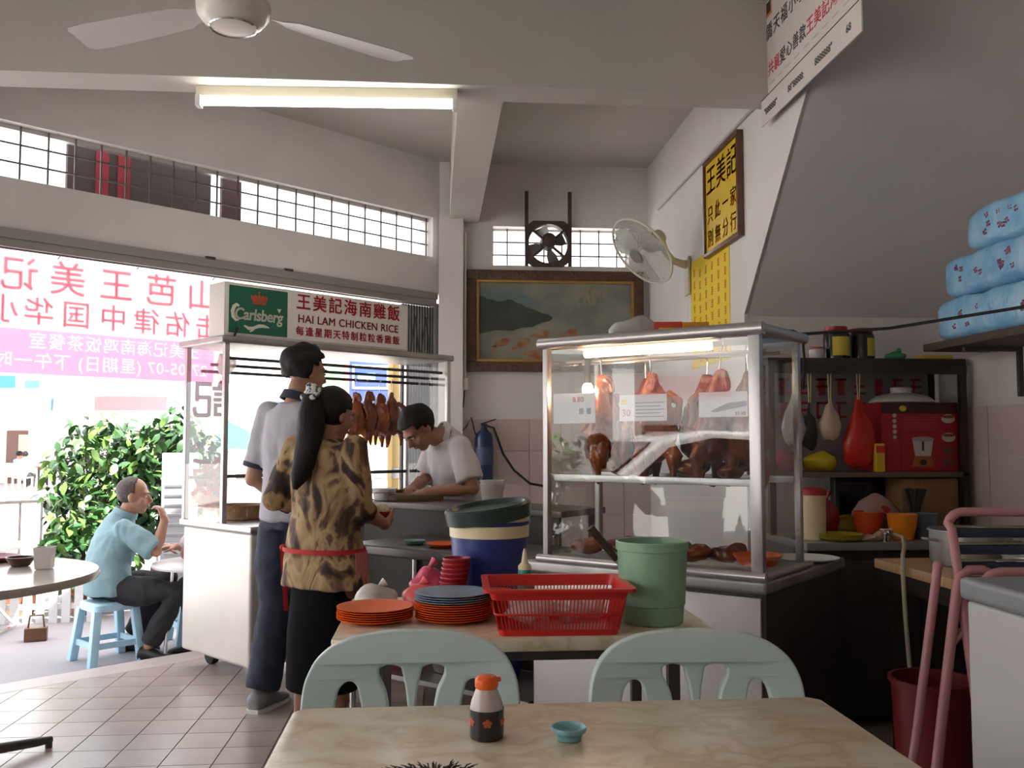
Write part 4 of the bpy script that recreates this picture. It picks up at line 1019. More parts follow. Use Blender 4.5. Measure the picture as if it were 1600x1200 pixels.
B().obox(Vector((.23, -.06, .44)), (.40, .30, .03)).bevel(.006).out('seat', NAVYS, pk)
pk2 = thing('folding_chair', 'second pink tube folding chair folded flat against the first', 'chair', (1.345, 2.27, 0), 0)
PL = lambda x, y, z: (x-1.345, y-2.27, z)
B().tube([PL(1.19,2.28,0), PL(1.30,2.36,.45), PL(1.395,2.42,.84), PL(1.41,2.43,.875), PL(1.44,2.435,.893), PL(1.48,2.435,.893), PL(1.51,2.435,.878), PL(1.52,2.43,.84), PL(1.53,2.40,.5), PL(1.54,2.36,0)], .0135, 10).out('frame', PINK, pk2)
B().tube([PL(1.15,2.36,0), PL(1.27,2.42,.45), PL(1.372,2.47,.90)], .012, 10).ell(PL(1.372,2.47,.90), (.014,.014,.014)).out('side_tube', PINK, pk2)
B().tube([PL(1.36,2.40,.70), PL(1.40,2.41,.735), PL(1.52,2.42,.73)], .011, 8).out('cross_tube', PINK, pk2)
# chest freezer at the right edge
fz = thing('chest_freezer', 'white chest freezer with grey lid at the right edge', 'freezer', (1.195, .95, 0))
B().box(0, .75, 0, 1.085, .03, .885).bevel(.012, 3).out('freezer_body', mat('freezer white', (.48,.46,.455), .4), fz)
B().box(-.012, .76, -.01, 1.095, .885, .935).bevel(.014, 3).out('lid', mat('freezer grey', (.22,.23,.25), .4), fz)
for x in (.05, .7):
    for y in (.06, 1.02): B().cyl((x,y,0),(x,y,.03),.02,n=10).out('foot', RUBBER, fz)
# dark red bin
rb = thing('waste_bin', 'dark red plastic bin on the floor beside the pink chair', 'bin', (1.53, 2.80, 0))
B().lathe([(.095,0),(.10,.004),(.122,.50),(.130,.502),(.131,.515),(.119,.515),(.097,.01),(.004,.008)], n=32).out('bin_body', mat('deep red bin plastic', (.15,.008,.012), .45), rb)

# bags, boxes and jars on and under the cabinet
def hang_bag(label, x, z0, z1, w, m, seed, y=4.36):
    t = thing('hanging_bag', label, 'bag', (x, y, z0), 0, 'bags hung under the cabinet top')
    h = z1-z0
    b = B().tube([(0,0,0),(0,0,h*.08),(0,0,h*.35),(0,0,h*.62),(0,0,h*.82),(0,0,h)], [w*.25,w*.42,w*.5,w*.36,w*.12,w*.05], 16)
    for v in b.bm.verts: v.co.y *= .65
    b.jitter(.012, 22, seed).jitter(.012, 50, seed+1).out('bag_body', m, t, angle=60)
    B().tube([(-.004,0,h*.95),(-.008,0,1.605-z0)], .0025, 5).tube([(.004,0,h*.95),(.01,0,1.605-z0)], .0025, 5).out('string', CREAMPL, t)
hang_bag('white plastic bag hung under the cabinet top', 1.72, 1.225, 1.46, .11, filmmat('white bag', (.66,.64,.68), .85), 31)
hang_bag('black plastic bag hung beside the white bag', 1.80, 1.20, 1.44, .075, BLACK, 32)
hang_bag('cream plastic bag hung in the middle of the cabinet', 1.90, 1.25, 1.44, .12, filmmat('cream bag', (.66,.52,.40), .85), 33)
hang_bag('bright red plastic bag hung beside the red cooker box', 2.045, 1.115, 1.46, .155, filmmat('red bag', (.62,.03,.02), .85), 34)
plastic_bag('yellow plastic bag lying on the cabinet shelf', (1.865, 4.40, 1.0955), filmmat('yellow bag', (.66,.52,.03), .85), (.085,.07,.05), 35, knot=False)
plastic_bag('magenta plastic bag at the left end of the cabinet shelf', (1.70, 4.42, 1.0955), filmmat('magenta bag', (.40,.03,.12), .85), (.075,.06,.055), 36, knot=False)
t = thing('cooker_box', 'red printed rice cooker carton on the cabinet shelf', 'box', (2.145, 4.335, 1.0955))
BW, BH, BD = .385, .335, .24
B().box(0, BW, 0, BD, 0, BH).bevel(.003).out('carton', mat('carton red', (.36,.008,.016), .45), t)
B().box(0, BW, -.001, 0, BH-.055, BH-.002).out('dark_band', mat('carton maroon', (.05,.008,.01), .5), t, smooth=False)
B().box(.09, .092, -.001, 0, .0, BH-.05).out('fold_line', MATS['carton maroon'], t, smooth=False)
def disc(b, cx, cz, rx, rz, y): return b.prism([(cx + rx*math.cos(2*math.pi*k/18), cz + rz*math.sin(2*math.pi*k/18)) for k in range(18)], y-.001, y, Mf)
disc(B(), .108, BH-.03, .018, .014, -.001).out('yellow_star', YELLOWPL, t, smooth=False)
PC = mat('printed cream', (.52,.46,.42), .5); PB = mat('printed brown', (.20,.05,.02), .5)
for k, z in enumerate((.255, .165, .10, .045)):
    disc(B(), .335, z, .034, .022 if k < 2 else .016, -.001).out('printed_bowl', PC if k < 2 else mat('printed dark', (.12,.05,.05), .5), t, smooth=False)
    disc(B(), .335, z+.01, .030, .008, -.002).out('printed_food', PB, t, smooth=False)
B().prism([(.165,.075),(.245,.075),(.258,.155),(.152,.155)], -.001, 0, Mf).out('printed_pot', PC, t, smooth=False)
disc(B(), .205, .157, .056, .012, -.001).out('printed_lid', mat('printed grey', (.34,.31,.30), .5), t, smooth=False)
B().box(.200, .210, -.0018, -.001, .10, .15).out('printed_glass', BLACKINK, t, smooth=False)
B().prism([(.150,.022),(.260,.022),(.250,.073),(.160,.073)], -.001, 0, Mf).out('printed_base', mat('printed orange', (.35,.10,.02), .5), t, smooth=False)
disc(B(), .205, .045, .018, .014, -.001).out('printed_dial', BLACKINK, t, smooth=False)
for k in range(5): disc(B(), .065, .27 - k*.026, .010, .010, -.001).out('printed_dot', PC, t, smooth=False)
for k in range(6): B().box(.115, .285, -.001, 0, .20 + k*.012, .202 + k*.012).out('printed_line', mat('printed pink', (.45,.10,.09), .5), t, smooth=False)
t = thing('steamer_lid_pot', 'white domed steamer lid lying on the red cooker box', 'lid', (2.31, 4.455, 1.0955+BH))
B().lathe([(.150,0),(.155,.004),(.15,.012),(.12,.035),(.07,.048),(.05,.05)], n=32).out('dome', mat('dusty white enamel', (.55,.51,.50), .4), t); B().lathe([(.05,.05),(.052,.075),(.045,.08),(.004,.08)], n=24).out('knob', MATS['dusty white enamel'], t)
o = B().lathe([(.075,0),(.08,.005),(.07,.018),(.004,.022)], n=24).out('small_saucer', MATS['dusty white enamel'], None, loc=(2.20, 4.42, 1.0955+BH+.0005)); o.scale=(.55,.55,1); tag(o, 'small white saucer at the left of the steamer lid', 'saucer')
t = thing('drink_carton', 'yellow and red slim carton before the cooker box', 'carton', (2.125, 4.322, 1.0955), .1)
B().box(-.022, .022, -.01, .02, 0, .135).bevel(.002).out('carton_body', YELLOWPL, t); B().box(-.0225, .0225, -.0108, -.0095, .09, .125).out('red_panel', REDPL, t, smooth=False)
def jar(label, x, y, z, r, h, m, lidm, lab=True, name='jar'):
    t = thing(name, label, 'jar', (x, y, z))
    B().lathe([(r*.9,0),(r,.006),(r,h*.78),(r*.85,h*.86),(r*.8,h*.88)], n=28).out('jar_body', m, t)
    B().lathe([(r*.86,h*.87),(r*.88,h*.88),(r*.88,h*.99),(r*.84,h),(.004,h)], n=28).out('jar_lid', lidm, t)
    if lab:
        L = B(); n_ = 12; a0, a1 = R(-135 + lab), R(-35 + lab)
        L.rings([[Vector(((r+e)*math.cos(a0+(a1-a0)*k/n_), (r+e)*math.sin(a0+(a1-a0)*k/n_), zz)) for e, zz in ((.0004,h*.12),(.0012,h*.12),(.0012,h*.68),(.0004,h*.68))] for k in range(n_+1)])
        L.out('paper_label', mat('label yellow', (.62,.46,.05), .6), t)
    return t
DKJAR = mat('dark sauce jar', (.018,.012,.014), .2)
jar('big dark jar with red lid and yellow label, left of the pair', 1.975, 4.44, 1.641, .062, .165, DKJAR, DKREDPL, 5)
jar('big dark jar with red lid, right of the pair on the cabinet', 2.115, 4.46, 1.641, .060, .160, DKJAR, DKREDPL, 45)
jar('small pale jar with red lid on the cabinet', 1.865, 4.42, 1.641, .036, .062, mat('pale jar', (.5,.46,.46), .3), DKREDPL, 0)
plastic_bag('green twisted plastic bag on the cabinet top', (2.27, 4.42, 1.641), filmmat('green bag', (.05,.30,.14), .7), (.05,.035,.022), 51)
o = B().box(-.08,.08,-.04,.04,0,.022).bevel(.003).out('yellow_box', mat('flat yellow box', (.50,.40,.05), .5), None, loc=(2.44, 4.38, 1.641)); tag(o, 'flat yellow box at the right end of the cabinet top', 'box')
# on the dark counter
t = thing('canister', 'tall cream plastic canister with yellow lid on the dark counter', 'canister', (1.70, 4.10, .80)); B().lathe([(.05,0),(.053,.003),(.055,.20),(.057,.202)], n=28).out('canister_body', CREAMPL, t); B().lathe([(.059,.20),(.059,.225),(.05,.232),(.004,.234)], n=28).out('lid', mat('dull red lid', (.4,.03,.03), .4), t)
for k in range(3):
    o = B().lathe([(.06,0),(.065,.002),(.098,.016),(.099,.019),(.066,.007),(.004,.004)], n=30).out('plate', mat('olive yellow melamine', (.45,.37,.03), .35), None, loc=(1.80, 4.045, .80+k*.007)); tag(o, ['bottom', 'middle', 'top'][k] + ' yellow plate of three on the dark counter', 'plate', 'yellow plates')
plastic_bag('dark red plastic bag on the counter beside the canister', (1.81, 4.22, .80), filmmat('maroon bag', (.28,.02,.03), .9), (.065,.06,.09), 61)
plastic_bag('olive yellow plastic bag at the back of the dark counter', (1.92, 4.24, .80), filmmat('olive bag', (.30,.22,.03), .9), (.08,.06,.05), 62, knot=False)
b = B().ell((0,0,.012), (.085,.05,.022), nu=22, nv=10).jitter(.03, 20, 63)
for v in b.bm.verts: v.co.z = max(v.co.z, 0)
o = b.out('cloth', mat('tan rag', (.50,.36,.25), .9), None, loc=(1.935, 4.03, .80)); tag(o, 'crumpled tan cloth on the edge of the dark counter', 'cloth')
def bowl(label, loc, r, h, m): 
    o = B().lathe([(r*.6,0),(r*.68,.003),(r*.92,h*.6),(r,h),(r*.97,h),(r*.88,h*.6),(r*.62,.01),(.004,.008)], n=30).out('deep_bowl', m, None, loc=loc); return tag(o, label, 'bowl')
bowl('bright orange deep bowl on the dark counter', (2.095, 4.06, .80), .066, .115, ORANGEBOWL)
bowl('red orange tub behind the bright orange bowl', (1.985, 4.16, .80), .07, .12, mat('red orange tub', (.55,.07,.015), .35))
bowl('dull blue deep bowl right of the bright orange bowl', (2.215, 4.10, .80), .06, .115, mat('dull blue plastic', (.10,.15,.19), .4))
plastic_bag('clear plastic bag with red print above the orange bowls', (2.08, 4.26, .80), filmmat('clear print bag', (.5,.30,.28), .7, .15), (.11,.07,.10), 64, knot=False, amp=.035)
plastic_bag('small red bundle inside the clear plastic bag', (2.08, 4.23, .88), filmmat('red bundle', (.45,.03,.03), .9), (.05,.04,.04), 65, knot=False)
t = thing('flat_black_box', 'black flat box leaning at the back of the dark counter', 'box', (1.98, 4.50, .80)); B().box(0, .26, 0, .06, 0, .265).bevel(.004).out('box_body', BLACK, t); B().box(.02,.24,-.002,0,.03,.24).out('face', mat('dark glass face', (.01,.01,.012), .15), t, smooth=False)
t = thing('cardboard_carton', 'plain brown cardboard carton at the wall end of the counter', 'box', (2.238, 4.335, .80)); B().box(0, .285, 0, .245, 0, .262).bevel(.003).out('carton_body', CARD, t); B().box(.09, .093, -.001, .0, 0, .262).out('fold', mat('card shadow line', (.2,.11,.05), .8), t, smooth=False)
for k in range(9):
    pass
t = thing('brush_bundle', 'bundle of dark bristle brushes before the cardboard carton', 'brushes', (2.23, 4.20, .80))
for k in range(8):
    a = k*.8; B().tube([(0,0,.0),(.02*math.cos(a),.02*math.sin(a),.12),(.045*math.cos(a),.045*math.sin(a),.22)], [.006,.005,.010], 6).out('brush', mat('dark bristle', (.05,.035,.025), .9), t)
# blue patterned packs on the wall shelf
sh = thing('wall_shelf', 'dark plank wall shelf on a bracket at the right', 'shelf', (2.28, 2.2, 1.66))
B().box(0, .32, 0, 1.98, 0, .035).bevel(.004).out('plank', mat('dark plank', (.06,.035,.025), .6), sh)
for y in (1.72, .4): B().box(.05, .32, y, y+.02, -.02, 0).box(.30, .32, y, y+.02, -.22, -.02).out('bracket', DARKSTEEL, sh, smooth=False)
PACKB = mat('pale blue wrap', (.17,.43,.68), .25, col2=(.34,.58,.76), scale=9, bump=.7, bscale=11)
FLW = mat('flower maroon', (.34,.12,.20), .6)
def tpack(label, loc, size, rz, seed):
    t = thing('tissue_pack', label, 'pack', loc, rz, 'blue wrapped packs on the shelf')
    w, d, h = size
    b = B().box(-w/2, w/2, -d/2, d/2, 0, h); bmesh.ops.subdivide_edges(b.bm, edges=b.bm.edges[:], cuts=7, use_grid_fill=True)
    for v in b.bm.verts:
        q = (abs(v.co.x)/(w/2))**6 + (abs(v.co.y)/(d/2))**6 + (abs(v.co.z-h/2)/(h/2))**6
        s = 1/max(q, 1e-6)**(1/6) if q > 1 else 1
        v.co = Vector((v.co.x*s, v.co.y*s, (v.co.z-h/2)*s + h/2))
        nz_ = noise.noise(v.co*13 + Vector((seed*5, 0, 0)))
        v.co.z = max(0.001, v.co.z + (nz_*.012 if v.co.z > .01 else 0)); v.co.x += noise.noise(v.co*11 + Vector((0, seed*5, 0)))*.01
    b.out('wrapper', PACKB, t, angle=70)
    r_ = random.Random(seed)
    for k in range(12):
        y = r_.uniform(-d*.36, d*.36); z = r_.uniform(h*.28, h*.72); f = B()
        for j in range(4):
            a = j*1.57 + r_.random(); f.ell((-w/2+.001, y + .009*math.cos(a), z + .009*math.sin(a)), (.008,.0055,.0055), nu=6, nv=5)
        f.out('flower_print', FLW, t)
tpack('lowest pale blue floral pack on the wall shelf', (2.44, 3.66, 1.696), (.28, .96, .190), R(1), 1)
tpack('middle pale blue floral pack of the three on the shelf', (2.445, 3.64, 1.886), (.27, .92, .185), R(-1), 2)
tpack('topmost pale blue floral pack of the three on the shelf', (2.45, 3.50, 2.068), (.26, .80, .18), R(2), 3)
# ================================================================== PEOPLE
V = Vector
def torso(b, secs, side, infl=0.0, n=24):
    """secs: (centre, half width, half depth)"""
    rs = []
    for i, (c, rx, ry) in enumerate(secs):
        t = (V(secs[min(i+1, len(secs)-1)][0]) - V(secs[max(i-1, 0)][0])).normalized()
        s = V(side) - t*V(side).dot(t); s.normalize(); f = t.cross(s)
        rs.append([V(c) + s*(rx+infl)*math.cos(2*math.pi*k/n) + f*(ry+infl)*math.sin(2*math.pi*k/n) for k in range(n)])
    b.rings(rs)
def limb(b, pts, rr, n=14, round_end=True):
    b.tube(pts, rr, n)
    if round_end:
        for p, r_ in ((pts[0], rr[0]), (pts[-1], rr[-1])): b.ell(p, (r_, r_, r_), nu=12, nv=8)
    for p, r_ in zip(pts[1:-1], rr[1:-1]): b.ell(p, (r_*.98,)*3, nu=12, nv=8)
def frame3(y, z):
    y = V(y).normalized(); z = V(z); z = (z - y*z.dot(y)).normalized(); x = y.cross(z)
    return Matrix((x, y, z)).transposed()
def headrot(fwd, tilt=0.0, roll=0.0):
    """columns: right, front, up; tilt > 0 looks down"""
    f = V((fwd[0], fwd[1], 0)).normalized(); up = V((0, 0, 1)); r_ = f.cross(up)
    f2 = f*math.cos(tilt) - up*math.sin(tilt); u2 = r_.cross(f2)
    M = Matrix((r_, f2, u2)).transposed()
    return M @ Matrix.Rotation(roll, 3, 'Y')
def head(b, c, M, k=1.0):
    P = lambda x, y, z: V(c) + M @ (V((x, y, z))*k)
    E_ = lambda p, r_: b.ell(P(*p), tuple(q*k for q in r_), M, 18, 12)
    E_((0,-.012,.030), (.074,.094,.086)); E_((0,.022,-.028), (.058,.070,.080)); E_((0,.052,-.088), (.034,.032,.026))
    E_((0,.074,.022), (.052,.020,.014)); E_((0,.088,-.056), (.023,.012,.006)); E_((0,.086,-.066), (.020,.012,.006))
    for s in (-1, 1):
        E_((s*.040,.056,-.030), (.026,.028,.026)); E_((s*.076,-.004,-.012), (.010,.020,.032))
    b.tube([P(0,.088,.012), P(0,.100,-.010), P(0,.112,-.030), P(0,.098,-.038)], [.008*k,.010*k,.014*k,.010*k], 10)
def face_parts(c, M, parent, k=1.0, brow=None):
    P = lambda x, y, z: V(c) + M @ (V((x, y, z))*k)
    for s in (-1, 1):
        e = B().ell(P(s*.030,.0825,.000), (.013*k,.009*k,.0065*k), M, 10, 8).out('eye', mat('eye white', (.62,.58,.54), .3), parent)
        B().ell(P(s*.031,.0895,.000), (.006*k,.004*k,.006*k), M, 8, 6).out('iris', mat('iris dark', (.02,.012,.008), .2), e)
        B().tube([P(s*.012,.095,.018), P(s*.030,.094,.024), P(s*.05,.082,.018)], [.003*k,.004*k,.002*k], 6).out('eyebrow', brow or HAIR, parent)
    B().ell(P(0,.0955,-.061), (.021*k,.006*k,.007*k), M, 10, 6).out('lips', mat('lip', (.30,.10,.08), .5), parent)
def hand(b, w, d, nrm, thumb, curl=25, k=1.0, spread=.0):
    """w wrist, d towards fingers, nrm the way the palm faces, thumb = side vector of the thumb"""
    d = V(d).normalized(); nrm = V(nrm); nrm = (nrm - d*nrm.dot(d)).normalized(); s = V(thumb); s = (s - d*s.dot(d) - nrm*s.dot(nrm)).normalized()
    w = V(w)
    M = Matrix((s, nrm, d)).transposed()
    b.ell(w + d*.045*k, (.040*k, .017*k, .052*k), M, 14, 10)
    b.tube([w - d*.02*k, w + d*.02*k], [.026*k, .027*k], 12)
    for i, L in enumerate((.066, .074, .070, .056)):
        a = .028 - i*.019
        p = w + (d*(.083 - abs(i-1.3)*.004) + s*a)*k; dd = (d + s*spread*(1.5-i)).normalized(); pts = [p - dd*.02*k, p]; th = 0
        for j, q in enumerate((.45, .32, .23)):
            th += R(curl)
            p = p + (dd*math.cos(th) + nrm*math.sin(th))*L*q*k; pts.append(p)
        b.tube(pts, [.0095*k, .0095*k, .0088*k, .0082*k, .0066*k], 8); b.ell(pts[-1], (.0068*k,)*3, nu=8, nv=6)
    p = w + (d*.022 + s*.026)*k
    p1 = p + (d*.6 + s*.75 + nrm*.25).normalized()*.038*k; p2 = p1 + (d*.85 + s*.35 + nrm*.35).normalized()*.030*k; p3 = p2 + (d*.9 + nrm*.4).normalized()*.022*k
    b.tube([p, p1, p2, p3], [.014*k, .0115*k, .010*k, .0075*k], 8); b.ell(p3, (.0078*k,)*3, nu=8, nv=6)
def hair_cap(c, M, keep, m, parent, k=1.0, infl=.014, seed=0, amp=.008, thick=.016, name='hair'):
    b = B(); b.ell((0,-.012,.030), (.074+infl,.094+infl,.086+infl), None, 44, 30)
    b.ell
    dead = [v for v in b.bm.verts if not keep(v.co)]
    bmesh.ops.delete(b.bm, geom=dead, context='VERTS')
    for v in b.bm.verts:
        v.co += v.co.normalized()*noise.noise(v.co*22 + V((seed*4, 1, 2)))*amp + V((0,0,noise.noise(v.co*60)*amp*.4))
    me = bpy.data.meshes.new('hair'); b.bm.to_mesh(me); b.bm.free()
    me.transform(Matrix.Translation(V(c)) @ M.to_4x4() @ Matrix.Scale(k, 4))
    o = obj(name, me, m, parent); me.shade_smooth()
    s = o.modifiers.new('s', 'SOLIDIFY'); s.thickness = thick*k; s.offset = -1
    return o
def shoe(parent, ankle, toe, m, k=1.0, sole=True, zf=0.0):
    a = V(ankle); t = V((toe[0], toe[1], 0)).normalized(); s = V((-t.y, t.x, 0))
    rs = []
    for q, w, h in ((-.065,.024,.055), (-.055,.034,.085), (-.02,.040,.095), (.03,.043,.078), (.09,.047,.055), (.14,.044,.042), (.175,.030,.030), (.188,.014,.018)):
        c = V((a.x, a.y, zf)) + t*q*k; ring = []
        for j in range(12):
            an = 2*math.pi*j/12; ring.append(c + s*w*k*math.cos(an) + V((0,0,(h/2)*(1+math.sin(an))*k*(1 if math.sin(an) > 0 else 1))))
        rs.append(ring)
    o = B().rings(rs).out('shoe', m, parent, angle=60)
    if sole:
        pl = [tuple((V((a.x, a.y, 0)) + t*q*k + s*w*k*sg).xy) for sg in (1,) for q, w in ((-.07,.028),(-.02,.042),(.09,.050),(.16,.040),(.192,.014))] + [tuple((V((a.x, a.y, 0)) + t*q*k - s*w*k).xy) for q, w in ((.192,.014),(.16,.040),(.09,.050),(-.02,.042),(-.07,.028))]
        B().prism(pl, zf, zf+.018).out('sole', WHITE_PL, o, smooth=False)
    return o
def person(label, base, J, skin, k=1.0, vox=.0085):
    """J: joints in world space. returns root and the local joints"""
    root = thing('person', label, 'person', base)
    L = {}
    for q, v in J.items(): L[q] = (V(v) - V(base)) if q not in ('side', 'face', 'tilt', 'roll', 'hands', 'toeL', 'toeR') else v
    b = B()
    side = V(L['side'])
    torso(b, [(L['hip'] - V((0,0,.05*k)), .13*k, .095*k), (L['hip'] + V((0,0,.02*k)), .145*k, .10*k), (L['waist'], .125*k, .09*k), (L['chest'], .15*k, .10*k), ((L['shL']+L['shR'])/2, .145*k, .075*k), (L['neck'], .06*k, .055*k)], side)
    M = headrot(L['face'], L['tilt'], L.get('roll', 0.0))
    hc = L['head']
    limb(b, [L['neck'] - V((0,0,.03*k)), hc + M @ (V((0,-.02,-.075))*k)], [.056*k, .050*k])
    head(b, hc, M, k)
    for s in 'LR':
        sh, el, wr = L['sh'+s], L['el'+s], L['wr'+s]
        m1 = sh.lerp(el, .4); m2 = el.lerp(wr, .35)
        limb(b, [sh, m1, el, m2, wr], [.050*k, .046*k, .038*k, .038*k, .025*k])
        hp, kn, an = L['hip'+s], L['kn'+s], L['an'+s]
        limb(b, [hp, hp.lerp(kn, .4), kn, kn.lerp(an, .35), an], [.078*k, .074*k, .052*k, .052*k, .034*k])
        hd = L['hands'][s]
        hand(b, wr, *hd[:3], curl=hd[3], k=k*.98)
    obj('body', fuse(b, vox, 3, .45), skin, root)
    return root, L, M
def folds(me, amp, fr):
    """cloth folds: creased noise pushed along the normals"""
    ns = [v.normal.copy() for v in me.vertices]
    for v, n_ in zip(me.vertices, ns):
        p = V((v.co.x*fr[0], v.co.y*fr[1], v.co.z*fr[2])) + V(noise.noise_vector(v.co*3.0))*.9
        v.co += n_*(abs(noise.noise(p*1.6))*1.9 - .45 + .4*noise.noise(p*4))*amp
    return me
def shirt(root, L, m, k=1.0, hem=0.06, slv=.75, infl=.014, name='shirt', wide=1.0, vox=.011, flare=0.0, slr=1.0, sm=5, wr_sleeve=None):
    b = B(); side = V(L['side'])
    mid = (L['shL']+L['shR'])/2
    lo = L['hip'] - V((0,0,hem*k))
    torso(b, [(lo, (.155+flare)*k*wide, .115*k*wide), (L['hip'] + V((0,0,.04*k)), (.15+flare*.5)*k*wide, .112*k*wide), (L['waist'], .142*k*wide, .108*k*wide), (L['chest'], .162*k*wide, .115*k*wide), (mid - V((0,0,.01*k)), .152*k*wide, .09*k), (mid.lerp(L['neck'], .5), .10*k, .075*k), (L['neck'], .062*k, .060*k)], side, infl)
    for s in 'LR':
        sh, el, wr = L['sh'+s], L['el'+s], L['wr'+s]
        if wr_sleeve: pts = [sh, sh.lerp(el, .5), el, el.lerp(wr, wr_sleeve)]; rr = [.060*k, .060*k*slr, .056*k*slr, .050*k*slr]
        else: pts = [sh, sh.lerp(el, slv*.5), sh.lerp(el, slv)]; rr = [.062*k, .062*k*slr, .063*k*slr]
        b.tube(pts, rr, 16); b.ell(sh, (.062*k,)*3)
        if len(pts) > 3: b.ell(el, (.056*k*slr,)*3)
    return obj(name, folds(fuse(b, vox, sm, .5), .0065*k, (7, 7, 3.2)), m, root)
def trousers(root, L, m, k=1.0, infl=.012, vox=.011, bag=1.0, name='trousers', end=.93, waist=.05):
    b = B(); side = V(L['side'])
    up = (L['waist'] - L['hip']).normalized()
    torso(b, [(L['hip'] - up*.07*k, .135*k, .10*k), (L['hip'], .15*k, .112*k), (L['hip'] + up*waist*k, .145*k, .108*k), (L['hip'] + up*(waist+.05)*k, .138*k, .104*k)], side, .006)
    for s in 'LR':
        hp, kn, an = L['hip'+s], L['kn'+s], L['an'+s]
        e = kn.lerp(an, end)
        pts = [hp, hp.lerp(kn, .5), kn, kn.lerp(an, .5), e]; rr = [.088*k, .082*k*bag, .064*k*bag, .060*k*bag, .056*k*bag]
        b.tube(pts, rr, 16); b.ell(hp, (.086*k,)*3); b.ell(kn, (.063*k*bag,)*3)
    return obj(name, folds(fuse(b, vox, 4, .5), .007*k, (6, 6, 6)), m, root)
def collar(root, L, m, k=1.0, name='collar', r0=.066, h=.045, dz=-.012):
    ax = (L['head'] - L['neck']).normalized(); c = L['neck'] + ax*dz; a = ax.orthogonal().normalized(); bb = ax.cross(a); rs = []
    prof = [(r0+.014, 0), (r0+.006, h), (r0-.002, h), (r0+.004, 0)]
    rs = [[c + ax*z*k + (a*math.cos(2*math.pi*j/24) + bb*math.sin(2*math.pi*j/24))*r_*k for j in range(24)] for r_, z in prof]
    return B().rings(rs, closed=True, cap=False).out(name, m, root)
def cuff(root, L, s, q, m, k=1.0, r_=.066, w=.02, name='cuff'):
    sh, el = L['sh'+s], L['el'+s]; d = (el-sh).normalized(); p = sh.lerp(el, q)
    return B().tube([p - d*w/2, p + d*w/2], [r_*k, r_*k], 20).out(name, m, root)

def standing(base, rz, H, dx=0, **kw):
    """joints of a relaxed standing figure facing local +Y turned by rz, in world space"""
    M = Matrix.Translation(base) @ Matrix.Rotation(rz, 4, 'Z')
    h = H
    loc = dict(hip=(0,0,.53*h), waist=(0,.005,.63*h), chest=(0,.012,.725*h), neck=(0,-.005,.845*h), head=(0,.02,.93*h),
        shL=(-.108*h,0,.812*h), shR=(.108*h,0,.812*h), elL=(-.14*h,-.02,.635*h), elR=(.14*h,-.02,.635*h), wrL=(-.13*h,.06,.49*h), wrR=(.13*h,.06,.49*h),
        hipL=(-.055*h,0,.51*h), hipR=(.055*h,0,.51*h), knL=(-.062*h,.015,.285*h), knR=(.062*h,.015,.285*h), anL=(-.066*h,-.02,.05*h), anR=(.066*h,-.02,.05*h))
    loc.update(kw)
    J = {q: M @ V(v) for q, v in loc.items()}
    J['side'] = Matrix.Rotation(rz, 3, 'Z') @ V((1,0,0))
    return J, M

# ---- tall man in the polo shirt, back to us
base = V((-.665, 4.46, 0)); rz = R(-36)
J, PM = standing(base, rz, 1.70, anL=(-.12,-.06,.085), knL=(-.11,.03,.48), anR=(.11,.05,.085), knR=(.10,.06,.48), hipL=(-.09,0,.87), hipR=(.09,0,.87), elL=(-.235,-.03,1.06), wrL=(-.17,.16,.95), elR=(.235,0,1.08), wrR=(.16,.20,1.03), head=(.03,.04,1.572), shL=(-.165,.01,1.375), shR=(.19,.01,1.375), neck=(.012,.0,1.432))
fw = Matrix.Rotation(rz, 3, 'Z')
J['face'] = V((.80,.60,0)); J['tilt'] = R(8)
dn = fw @ V((.2,.9,-.3))
J['hands'] = {'L': (dn, fw @ V((1,0,-.2)), V((0,0,1)), 25), 'R': (dn, fw @ V((-1,0,-.2)), V((0,0,1)), 25)}
p1, L1, M1 = person('tall young man in white polo and dark jeans seen from behind', base, J, SKIN)
POLO = mat('white polo cloth', (.42,.41,.45), .85, col2=(.38,.37,.41), scale=5, bump=.35, bscale=9)
shirt(p1, L1, POLO, hem=.03, slv=.80, wide=1.02, flare=.006)
NAVYTRIM = mat('dark navy knit', (.028,.032,.055), .8)
collar(p1, L1, NAVYTRIM, r0=.064, h=.042, dz=-.006)
for s in 'LR': cuff(p1, L1, s, .79, NAVYTRIM, r_=.064, w=.022)
trousers(p1, L1, mat('dark denim', (.016,.022,.045), .8, col2=(.028,.036,.065), scale=6, bump=.3, bscale=12), bag=1.42, end=.98)
for s in 'LR': shoe(p1, L1['an'+s], fw @ V(((-.25 if s == 'L' else .2), 1, 0)), mat('grey trainer', (.17,.17,.18), .6, col2=(.30,.30,.31), scale=14), 1.12)
hair_cap(L1['head'], M1, lambda c: not (c.y > .035 and c.z < .075) and not (c.z < -.045) and not (abs(c.x) > .055 and c.y > .0 and c.z < .02), HAIR, p1, infl=.020, seed=1, amp=.013)
face_parts(L1['head'], M1, p1)

